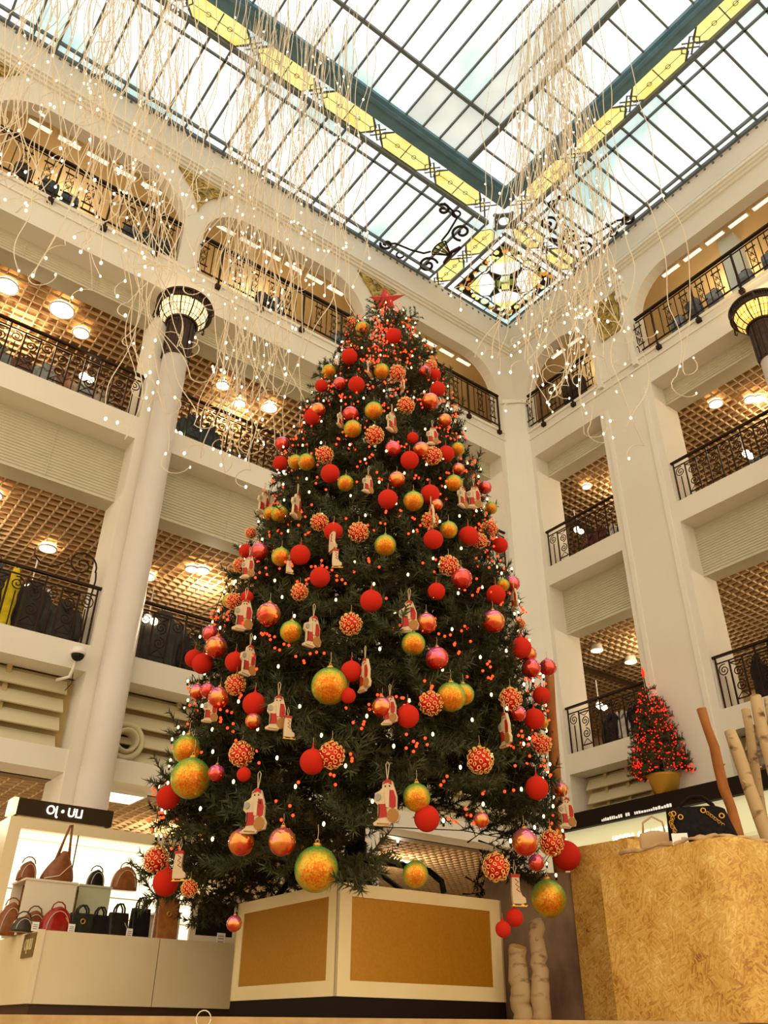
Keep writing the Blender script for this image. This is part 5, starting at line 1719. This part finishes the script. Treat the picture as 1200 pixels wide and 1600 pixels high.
# ------------------------------------------------------------------ display of rough board and birch on the right
def osb_mat():
    """pressed strands: layers of long thin cells lying at different angles, chosen patch by patch"""
    M = bpy.data.materials.new('oriented_strand_board')
    M.use_nodes = True
    nt = M.node_tree
    b = nt.nodes['Principled BSDF']
    N, L_ = nt.nodes.new, nt.links.new
    tc = N('ShaderNodeTexCoord')
    def flakes(ang, sc_v):
        r1 = N('ShaderNodeMapping')
        r1.inputs['Rotation'].default_value = (ang, 0.15, 0.2)
        r2 = N('ShaderNodeMapping')
        r2.inputs['Scale'].default_value = sc_v
        vo = N('ShaderNodeTexVoronoi')
        vo.inputs['Scale'].default_value = 1.0
        L_(tc.outputs['Object'], r1.inputs['Vector'])
        L_(r1.outputs['Vector'], r2.inputs['Vector'])
        L_(r2.outputs['Vector'], vo.inputs['Vector'])
        sp = N('ShaderNodeSeparateColor')
        L_(vo.outputs['Color'], sp.inputs[0])
        return sp
    F = [flakes(a_, (40, 15, 92)) for a_ in (0.35, 1.25, 2.3)]
    pick = flakes(0.8, (26, 20, 40))
    def mixf(fac, x, y):
        m_ = N('ShaderNodeMix')
        L_(fac, m_.inputs['Factor'])
        L_(x, m_.inputs['A'])
        L_(y, m_.inputs['B'])
        return m_.outputs['Result']
    def step(x, t):
        m_ = N('ShaderNodeMath')
        m_.operation = 'GREATER_THAN'
        m_.inputs[1].default_value = t
        L_(x, m_.inputs[0])
        return m_.outputs[0]
    v = mixf(step(pick.outputs[0], 0.36), F[0].outputs[0], F[1].outputs[0])
    v = mixf(step(pick.outputs[0], 0.68), v, F[2].outputs[0])
    nz = N('ShaderNodeTexNoise')
    nz.inputs['Scale'].default_value = 3.0
    nz.inputs['Detail'].default_value = 10
    nz.inputs['Roughness'].default_value = 0.65
    L_(tc.outputs['Object'], nz.inputs['Vector'])
    ad = N('ShaderNodeMath')
    ad.operation = 'MULTIPLY_ADD'
    ad.inputs[1].default_value = 1.1
    L_(nz.outputs['Fac'], ad.inputs[0])
    sc1 = N('ShaderNodeMath')
    sc1.operation = 'MULTIPLY_ADD'
    sc1.inputs[1].default_value = 0.40
    sc1.inputs[2].default_value = -0.24
    L_(v, sc1.inputs[0])
    L_(sc1.outputs[0], ad.inputs[2])
    rp = N('ShaderNodeValToRGB')
    cr = rp.color_ramp
    cr.elements[0].position, cr.elements[0].color = 0.10, S(124, 76, 22)
    cr.elements[1].position, cr.elements[1].color = 0.95, S(246, 214, 138)
    for p_, c in ((0.24, (176, 122, 42)), (0.42, (206, 154, 64)), (0.66, (222, 178, 88))):
        e = cr.elements.new(p_)
        e.color = S(*c)
    L_(ad.outputs[0], rp.inputs[0])
    L_(rp.outputs[0], b.inputs['Base Color'])
    b.inputs['Roughness'].default_value = 0.6
    bp = N('ShaderNodeBump')
    bp.inputs['Strength'].default_value = 0.3
    bp.inputs['Distance'].default_value = 0.005
    L_(v, bp.inputs['Height'])
    L_(bp.outputs['Normal'], b.inputs['Normal'])
    return M
M_OSB = osb_mat()
def osb_block(lab, poly, h, nm='board_display'):
    c = np.mean(np.array(poly), axis=0)
    t = thing(nm, lab, 'display', (c[0], c[1], 0))
    n_ = len(poly)
    # panels with rounded joints: one wall skin and a top sheet
    mb = MB()
    vs = [(a, b, 0.0) for a, b in poly]+[(a, b, h-0.02) for a, b in poly]
    mb.add(vs, [(i, (i+1) % n_, (i+1) % n_+n_, i+n_) for i in range(n_)])
    mb.build('side_panels', M_OSB, t)
    mb = MB()
    mb.prism(poly, lambda a, b, c_: (a, b, c_), h-0.02, h)
    mb.build('top_sheet', M_OSB, t)
    return t
OT = 1.19
arc = [(6.16-0.20*math.cos(a), 3.86-0.20*math.sin(a)) for a in [k*math.pi/2/8 for k in range(9)]]
osb_block('big chipboard display block with a rounded corner carrying the black bag', [(6.07, 5.0)]+arc+[(7.0, 3.66), (7.0, 5.0)], OT)
osb_block('taller chipboard block standing behind the big one, beside the tree', [(6.56, 5.76), (6.6, 5.08), (7.5, 5.08), (7.5, 5.76)], 1.45)
tag(MB().box(7.0, 7.35, 5.3, 5.5, 1.45, 1.55).build('carton', mat('cardboard', (190, 140, 76), 0.7)), 'small brown carton lying on the taller chipboard block', 'box')
# black handbag
az = math.radians(33.0)
bx, by = 7.42*math.cos(az), 7.42*math.sin(az)
M_BLK = mat('black_quilted_leather', (16, 11, 10), 0.5, noise=(26.0, (30, 20, 18), 0.4, 0.65), bump=0.8)
t = thing('handbag', 'large black quilted handbag with gold fittings on the chipboard block', 'bag', (bx, by, OT), az-math.pi/2)
secs = []
for s in (0, .05, .35, .7, .92, 1.0):
    q = 1.0-0.16*s
    dd = 0.22*(1-0.62*s)
    secs.append([(-0.03*s+0.27*q*math.copysign(abs(math.cos(a))**.35, math.cos(a)), dd/2*math.copysign(abs(math.sin(a))**.4, math.sin(a)), 0.30*s-0.04*s*max(0, math.cos(a)-.2)) for a in [2*math.pi*j/24 for j in range(24)]])
MB().loft(secs).build('body', M_BLK, t, True, local=True)
for s in (-1, 1):
    MB().tube([(-0.15, s*.03, .26), (-0.13, s*.03, .33), (-0.05, s*.03, .38), (0.04, s*.03, .375), (0.11, s*.03, .31), (0.14, s*.03, .24)], 0.012, 7).build('handle', M_BLK, t, True, local=True)
for x, z in ((-0.20, .25), (-0.15, .22), (0.16, .21), (0.03, .26)):
    MB().torus((x, -0.085+z*.1, z), 0.018, 0.006, (0, 1, 0), 12, 5).build('eyelet', M_CAP, t, True, local=True)
mb = MB()
for k in range(9):
    mb.torus((0.06+0.012*k, -0.075, .235-.012*k), 0.011, 0.0035, (1, 1, .5) if k % 2 else (0, 1, .3), 8, 4)
mb.build('chain', M_CAP, t, True, local=True)
mb = MB()
for k in range(12):
    mb.torus((-0.22+0.01*math.sin(k), -0.10, .24-.016*k), 0.015, 0.004, (1, 1, .5) if k % 2 else (0, 1, .3), 8, 4)
mb.build('charm', M_CAP, t, True, local=True)
tg = MB().box(-0.24, -0.12, -0.135, -0.13, 0.0, 0.085).build('price_tag', mat('white_card'), t, local=True)
mb = MB()
for k in range(5):
    mb.box(-0.17+0.008*k, -0.166+0.008*k, -0.137, -0.1345, 0.03, 0.055)
mb.build('print', mat('grey_print'), tg, local=True)
# tan bag half hidden behind the black one
az2 = math.radians(35.9)
t = thing('handbag', 'beige handbag half hidden behind the black bag', 'bag', (7.75*math.cos(az2), 7.75*math.sin(az2), OT), az2-math.pi/2)
mb = MB()
soft_box(mb, (0, 0, 0), 0.26, 0.14, 0.20)
mb.build('body', mat('beige_leather', (196, 160, 112), 0.5), t, True, local=True)
MB().tube([(-0.09, 0, .18), (-0.08, 0, .27), (0, 0, .32), (0.08, 0, .27), (0.09, 0, .18)], 0.01, 6).build('handle', mat('beige_leather'), t, True, local=True)
# driftwood twigs along the front edge of the block
M_TWIG = mat('pale_driftwood', (206, 172, 124), 0.8, noise=(12.0, (170, 132, 88), 0.35, 0.7))
rw = random.Random(8)
for path, lab in ((((6.05, 4.75), (6.02, 4.45), (6.0, 4.15), (5.99, 3.95), (6.05, 3.80)), 'pale driftwood twig on the chipboard block, left of the black bag'),
                  (((6.02, 4.0), (6.04, 3.85), (6.15, 3.74), (6.35, 3.71), (6.6, 3.71)), 'pale driftwood twig on the chipboard block, under the black bag'),
                  (((6.10, 4.2), (6.12, 3.95), (6.25, 3.80), (6.5, 3.78), (6.75, 3.76)), 'thinner pale twig lying behind the other on the chipboard corner')):
    P_ = []
    for k in range(25):
        s = k/24*(len(path)-1)
        i = min(int(s), len(path)-2)
        f_ = s-i
        P_.append((path[i][0]*(1-f_)+path[i+1][0]*f_, path[i][1]*(1-f_)+path[i+1][1]*f_, OT+0.022+0.010*math.sin(k*.9)+rw.uniform(-.003, .003)))
    tag(MB().tube(P_, [0.016+0.006*math.sin(k*.7) for k in range(25)], 7).build('driftwood_twig', M_TWIG, smooth=True), lab, 'twig')
# logs
M_BIRCH = mat('birch_bark', (190, 160, 114), 0.8, noise=(5.0, (96, 66, 38), 0.56, 0.68), nscale=(1, 1, 2.2), bump=0.4)
M_PINE = mat('brown_bark', (160, 98, 44), 0.85, noise=(6.0, (118, 66, 28), 0.45, 0.7), nscale=(1, 1, 0.4), bump=0.5)
M_CUT = mat('cut_wood', (214, 168, 100), 0.7)
def log(pt, pb, dist, wpx, m_, lab, nm='birch_log', zmin=0.0, d2=None):
    a_, b_ = ray(*pt), ray(*pb)
    a_ = a_*dist/np.hypot(a_[0], a_[1])+np.array([0, 0, CAMZ])
    b_ = b_*(d2 or dist)/np.hypot(b_[0], b_[1])+np.array([0, 0, CAMZ])
    t_ = (a_[2]-zmin-0.002)/(a_[2]-b_[2])
    e_ = a_+(b_-a_)*t_
    r_ = wpx/2/FPX*np.linalg.norm(a_)
    t = thing(nm, lab, 'log', tuple(e_), 0)
    rq = random.Random(lab)
    P_ = [a_+(e_-a_)*k/14+np.array([rq.uniform(-.012, .012), rq.uniform(-.012, .012), 0]) for k in range(15)]
    MB().tube(P_, [r_*(1+0.25*k/14)*rq.uniform(.93, 1.08) for k in range(15)], 12).build('bark', m_, t, True)
    dd = unit(P_[0]-P_[1])
    MB().tube([P_[0], P_[0]+dd*0.006], r_*.92, 12).build('cut_end', M_CUT, t)
    for k in (3, 7, 11):
        s = unit(np.array([rq.uniform(-1, 1), rq.uniform(-1, .2), .3]))
        MB().tube([P_[k]+s*r_*.6, P_[k]+s*r_*1.5], [r_*.3, r_*.15], 6).build('knot', m_, t, True)
log((1097, 1108), (1150, 1292), 8.7, 13, M_PINE, 'slim brown pole leaning left of the birch logs')
log((1140, 1143), (1197, 1302), 8.9, 17, M_BIRCH, 'thick birch log leaning in front of the other birch logs')
log((1166, 1109), (1184, 1230), 9.2, 12, M_BIRCH, 'thin upright birch log behind the thick leaning one')
log((1180, 1088), (1212, 1230), 9.0, 15, M_BIRCH, 'tallest birch log at the right edge')
log((1198, 1092), (1222, 1230), 9.4, 10, M_BIRCH, 'narrow birch log cut by the right picture edge')
log((858, 1048), (866, 1200), 8.9, 14, M_PINE, 'tall brown pole standing right behind the tree')
# birch-print board and low birch trunks between plinth and chipboard
t = thing('backdrop_board', 'grey-brown board behind the low birch trunks, right of the plinth', 'board', (6.3, 6.15, 0), 0)
mb = MB()
mb.bar((6.06, 6.42, 0.62), (6.60, 5.79, 0.62), 0.04, 1.24)
mb.build('board', mat('grey_brown_board', (150, 122, 92), 0.8, noise=(3.0, (92, 68, 50), 0.4, 0.7), nscale=(1, 1, 0.5)), t)
log((808, 1480), (815, 1560), 8.35, 24, M_BIRCH, 'low birch trunk next to the plinth')
log((838, 1440), (845, 1560), 8.3, 20, M_BIRCH, 'low birch trunk under the lowest glitter ball')
tag(MB().box(5.9, 6.5, 5.55, 6.05, 0.0, 0.025).build('red_mat', mat('red_felt', (176, 44, 22), 0.95)), 'red felt mat on the floor between plinth and chipboard block', 'mat')
# note taped to the block at the right edge
tag(MB().box(6.50, 6.62, 3.645, 3.655, 0.86, 1.10).build('paper_note', mat('white_card')), 'white paper note on the chipboard at the right picture edge', 'note')

# ------------------------------------------------------------------ shop front under the right wall
t = thing('shop_fascia', 'long black shop fascia along the right wall with a pale lit band beneath', 'sign', RW(4.5, -0.2, 3.27), 0)
MB(RW).box(0.25, 9.2, -0.42, -0.02, 3.27, 3.56).build('fascia', mat('black_fascia', (36, 26, 18), 0.5), t)
MB(RW).box(0.30, 9.2, -0.30, -0.04, 2.70, 3.27).build('lit_band', mat('lit_band', (232, 228, 182), 0.4, emit=0.42, ecol=(236, 230, 180), sample=True), t)
vs, fs = text_mb('TTAUR & ASSOM', 0.26, 0.02)
mb = MB(lambda a, b, c: RW(2.25+a*0.62, -0.305-c, 2.93+b))
mb.add(vs, fs)
mb.build('lettering', mat('glowing_letters'), t)
mb = MB(RW)
mb.box(1.7, 2.9, -0.315, -0.30, 2.79, 2.80)
mb.build('underline', mat('glowing_letters'), t)
mb = MB(RW)
rs = random.Random(2)
u = 1.55
while u < 3.1:
    w2 = rs.choice((0.02, 0.03, 0.042))
    if not 2.02 < u < 2.1 and not 2.2 < u < 2.28:
        mb.box(u, u+w2, -0.435, -0.42, 3.30, 3.30+rs.choice((0.035, 0.045, 0.055)))
    u += w2+0.022
mb.build('small_lettering', mat('white_letters', (244, 238, 224), 0.5, emit=0.5), t)
t = thing('shop_glow_wall', 'shop interior wall made to glow under the black fascia', 'window', RW(4.5, 0.6, 0), 0)
MB(RW).box(0.53, 2.65, 0.9, 0.95, 0, 2.7).build('back_panel', mat('shop_wall_glow', (250, 238, 206), 0.5, emit=0.7, sample=True), t)  # shop lighting put into the wall as its own glow
MB(RW).box(4.13, 9.0, 0.9, 0.95, 0, 2.7).build('back_panel', mat('shop_wall_glow'), t)
t = thing('wall_picture', 'grey framed picture behind the birch logs at the right edge', 'picture', RW(4.95, 0.02, 3.6), 0)
MB(RW).box(4.55, 5.45, -0.05, 0.05, 3.58, 4.35).build('frame', mat('grey_frame', (120, 104, 84), 0.6), t)
rs = random.Random(4)
for k in range(6):
    a, b = 4.62+0.27*(k % 3), 3.64+0.34*(k//3)
    MB(RW).box(a, a+0.24, -0.06, -0.05, b, b+0.30).build('photo_print', mat('photo_print_%d' % (k % 3), ((150, 130, 110), (110, 88, 74), (170, 150, 128))[k % 3], 0.6, noise=(9.0, (90, 60, 50), 0.45, 0.6)), t)
# potted tree with red lights standing on the fascia
d = ray(1041, 1238)
q = (XR-0.22)/d[0]
pp = np.array([d[0]*q, d[1]*q, 3.56])
t = thing('potted_tree', 'small fir full of red lights in a gold pot above the black fascia', 'tree', tuple(pp), 0)
MB().lathe([(0.20, 0.0), (0.28, 0.30), (0.31, 0.34), (0.27, 0.34), (0.25, 0.28)], tuple(pp), 24).build('pot', mat('gold_pot', (196, 150, 50), 0.4, 0.3), t, True)
MB().tube([pp+(0, 0, 0.3), pp+(-0.06, 0.03, 2.2)], [0.04, 0.01], 8).build('trunk', M_BARK, t, True)
rq = random.Random(6)
for k in range(84):
    s = (k+.5)/84
    z = 0.36+1.85*(1-math.sqrt(1-s*.97))*1.05
    r_ = 0.60*(1-z/2.35)**0.85+0.03
    a = k*2.39996
    L_ = min(.42, r_*0.9+0.08)
    root = max(0.0, r_-L_*.85)
    o = link('branch', BRM[k % 6], t, (root*math.cos(a)-0.06*z/2.2, root*math.sin(a), z))
    o.rotation_euler = rot_zyx(a, rq.uniform(-.35, .25), rq.uniform(-.6, .6)).to_euler()
    o.scale = (L_, L_*1.5, L_*1.5)
mb = MB()
for k in range(640):
    s = rq.random()
    z = 0.34+1.95*(1-math.sqrt(1-s*.98))
    r_ = (0.60*(1-z/2.35)**0.85+0.03)*rq.uniform(.75, 1.05)
    a = rq.uniform(0, 2*math.pi)
    mb.sphere(pp+np.array([r_*math.cos(a)-0.06*z/2.2, r_*math.sin(a), z]), 0.0125, 6, 4)
struct(mb.build('bulbs', mat('red_pin_bulb', (230, 30, 16), 0.4, emit=2.2, ecol=(255, 30, 12)), t, True), 'stuff')
MB().lathe([(0.02, 2.2), (0.03, 2.3), (0.005, 2.4)], tuple(pp+np.array([-0.06, 0.03, 0])), 8).build('tip', mat('red_pin_bulb'), t, True)

# ------------------------------------------------------------------ hanging curtains of fairy lights
M_WIRE = mat('cream_light_wire', (218, 202, 174), 0.5)
M_FAIR = mat('fairy_bulb', (255, 240, 210), 0.4, emit=6.0, ecol=(255, 236, 196))
rs = random.Random(77)
def strand(bx_, by_, tx_, dist, lab, grp, curl):
    e = ray(bx_, by_)
    e = e*dist/np.hypot(e[0], e[1])+np.array([0, 0, CAMZ])
    u_ = ray(tx_, 0)
    u_ = u_*dist/np.hypot(u_[0], u_[1])+np.array([0, 0, CAMZ])
    k_ = (17.3-e[2])/max(0.5, (u_[2]-e[2])) if u_[2] > e[2]+.5 else 1.0
    top = e+(u_-e)*min(k_, 1.6)
    top = np.array([top[0], top[1], 17.3]) if k_ <= 1.6 else np.array([u_[0], u_[1], 17.3])
    L_ = top[2]-e[2]
    n = int(30+L_*7)
    t = thing('light_strand', lab, 'light strand', tuple(e), 0, grp)
    P_ = []
    ph = [rs.uniform(0, 6.3) for _ in range(6)]
    fr = [rs.uniform(5, 9), rs.uniform(11, 17), rs.uniform(20, 30)]
    for i in range(n+1):
        s = i/n                                    # 0 at the bottom
        amp = (0.10*curl*(1-s)**2.2+0.030)
        w1 = math.sin(fr[0]*s*L_/6+ph[0])+0.6*math.sin(fr[1]*s*L_/6+ph[1])+0.3*math.sin(fr[2]*s*L_/6+ph[2])
        w2 = math.sin(fr[0]*1.1*s*L_/6+ph[3])+0.6*math.sin(fr[1]*.9*s*L_/6+ph[4])+0.3*math.sin(fr[2]*s*L_/6+ph[5])
        P_.append(e+(top-e)*s+np.array([w1*amp, w2*amp, 0.03*math.sin(9*s+ph[2])]))
    if curl > 1.3:                                 # loose end curling up
        a0, q = rs.uniform(0, 6.3), rs.uniform(.08, .2)
        hook = [P_[0]+RT*q*(math.cos(a0+t_)-math.cos(a0))+np.array([0, 0, q*(math.sin(a0+t_)-math.sin(a0))]) for t_ in np.linspace(rs.uniform(2, 4.5), .3, 8)]
        P_ = hook+P_
    MB().tube(P_, 0.0066, 4, False).build('wire', M_WIRE, t)
    mb = MB()
    nb_ = rs.randint(2, 4)
    for i in range(nb_):
        j = 0 if i == 0 else rs.randint(1, min(len(P_)-1, int(n*0.85)))
        mb.sphere(P_[j]+np.array([rs.uniform(-.02, .02), rs.uniform(-.02, .02), 0]), rs.uniform(.010, .018), 8, 6, (1, 1, 1.5))
    struct(mb.build('bulbs', M_FAIR, t, True), 'stuff')
LA = 'cream fairy-light wire with tiny bulbs in the tangled cluster at the top left'
for k in range(84):
    f_ = rs.random()
    bx_ = rs.uniform(-30, 170) if f_ < .7 else rs.uniform(150, 330)
    by_ = rs.uniform(110, 330) if f_ < .55 else rs.uniform(260, 470)
    strand(bx_, by_, bx_*0.9+rs.uniform(-10, 70), rs.uniform(7.0, 8.6), LA, 'fairy lights, top left cluster', rs.uniform(1.0, 2.1))
LA2 = 'long fairy-light wire drooping past the round column and its lamp'
for k in range(14):
    strand(rs.uniform(180, 300), rs.uniform(520, 720), rs.uniform(215, 300), rs.uniform(8.2, 9.0), LA2, 'fairy lights before the round column', rs.uniform(1.2, 2.0))
LB = 'cream fairy-light wire in the dense middle curtain between column and tree'
for k in range(98):
    f_ = rs.random()
    if f_ < .45:
        bx_, by_ = rs.uniform(330, 470), rs.uniform(560, 740)
    elif f_ < .8:
        bx_, by_ = rs.uniform(310, 560), rs.uniform(360, 560)
    else:
        bx_, by_ = rs.uniform(330, 560), rs.uniform(200, 400)
    tx_ = 470+(bx_-430)*0.75+rs.uniform(-35, 35)
    strand(bx_, by_, tx_, rs.uniform(8.6, 9.6), LB, 'fairy lights, middle curtain', rs.uniform(.7, 1.8))
LC = 'cream fairy-light wire in the right curtain beside the stained-glass corner'
for k in range(92):
    f_ = rs.random()
    if f_ < .5:
        bx_, by_ = rs.gauss(885, 50), rs.uniform(470, 670)
    elif f_ < .85:
        bx_, by_ = rs.uniform(760, 980), rs.uniform(360, 560)
    else:
        bx_, by_ = rs.uniform(720, 1010), rs.uniform(420, 600)
    tx_ = 852+(bx_-870)*0.30+rs.uniform(-22, 22)
    strand(bx_, by_, tx_, rs.uniform(8.8, 9.8), LC, 'fairy lights, right curtain', rs.uniform(.7, 1.9))
for bx_, by_ in ((1100, 560), (1075, 590), (985, 680), (1000, 690)):
    strand(bx_, by_, 930+rs.uniform(-20, 40), 9.2, 'stray fairy-light wire hanging apart, near the wide right arch', 'stray fairy lights', 1.9)
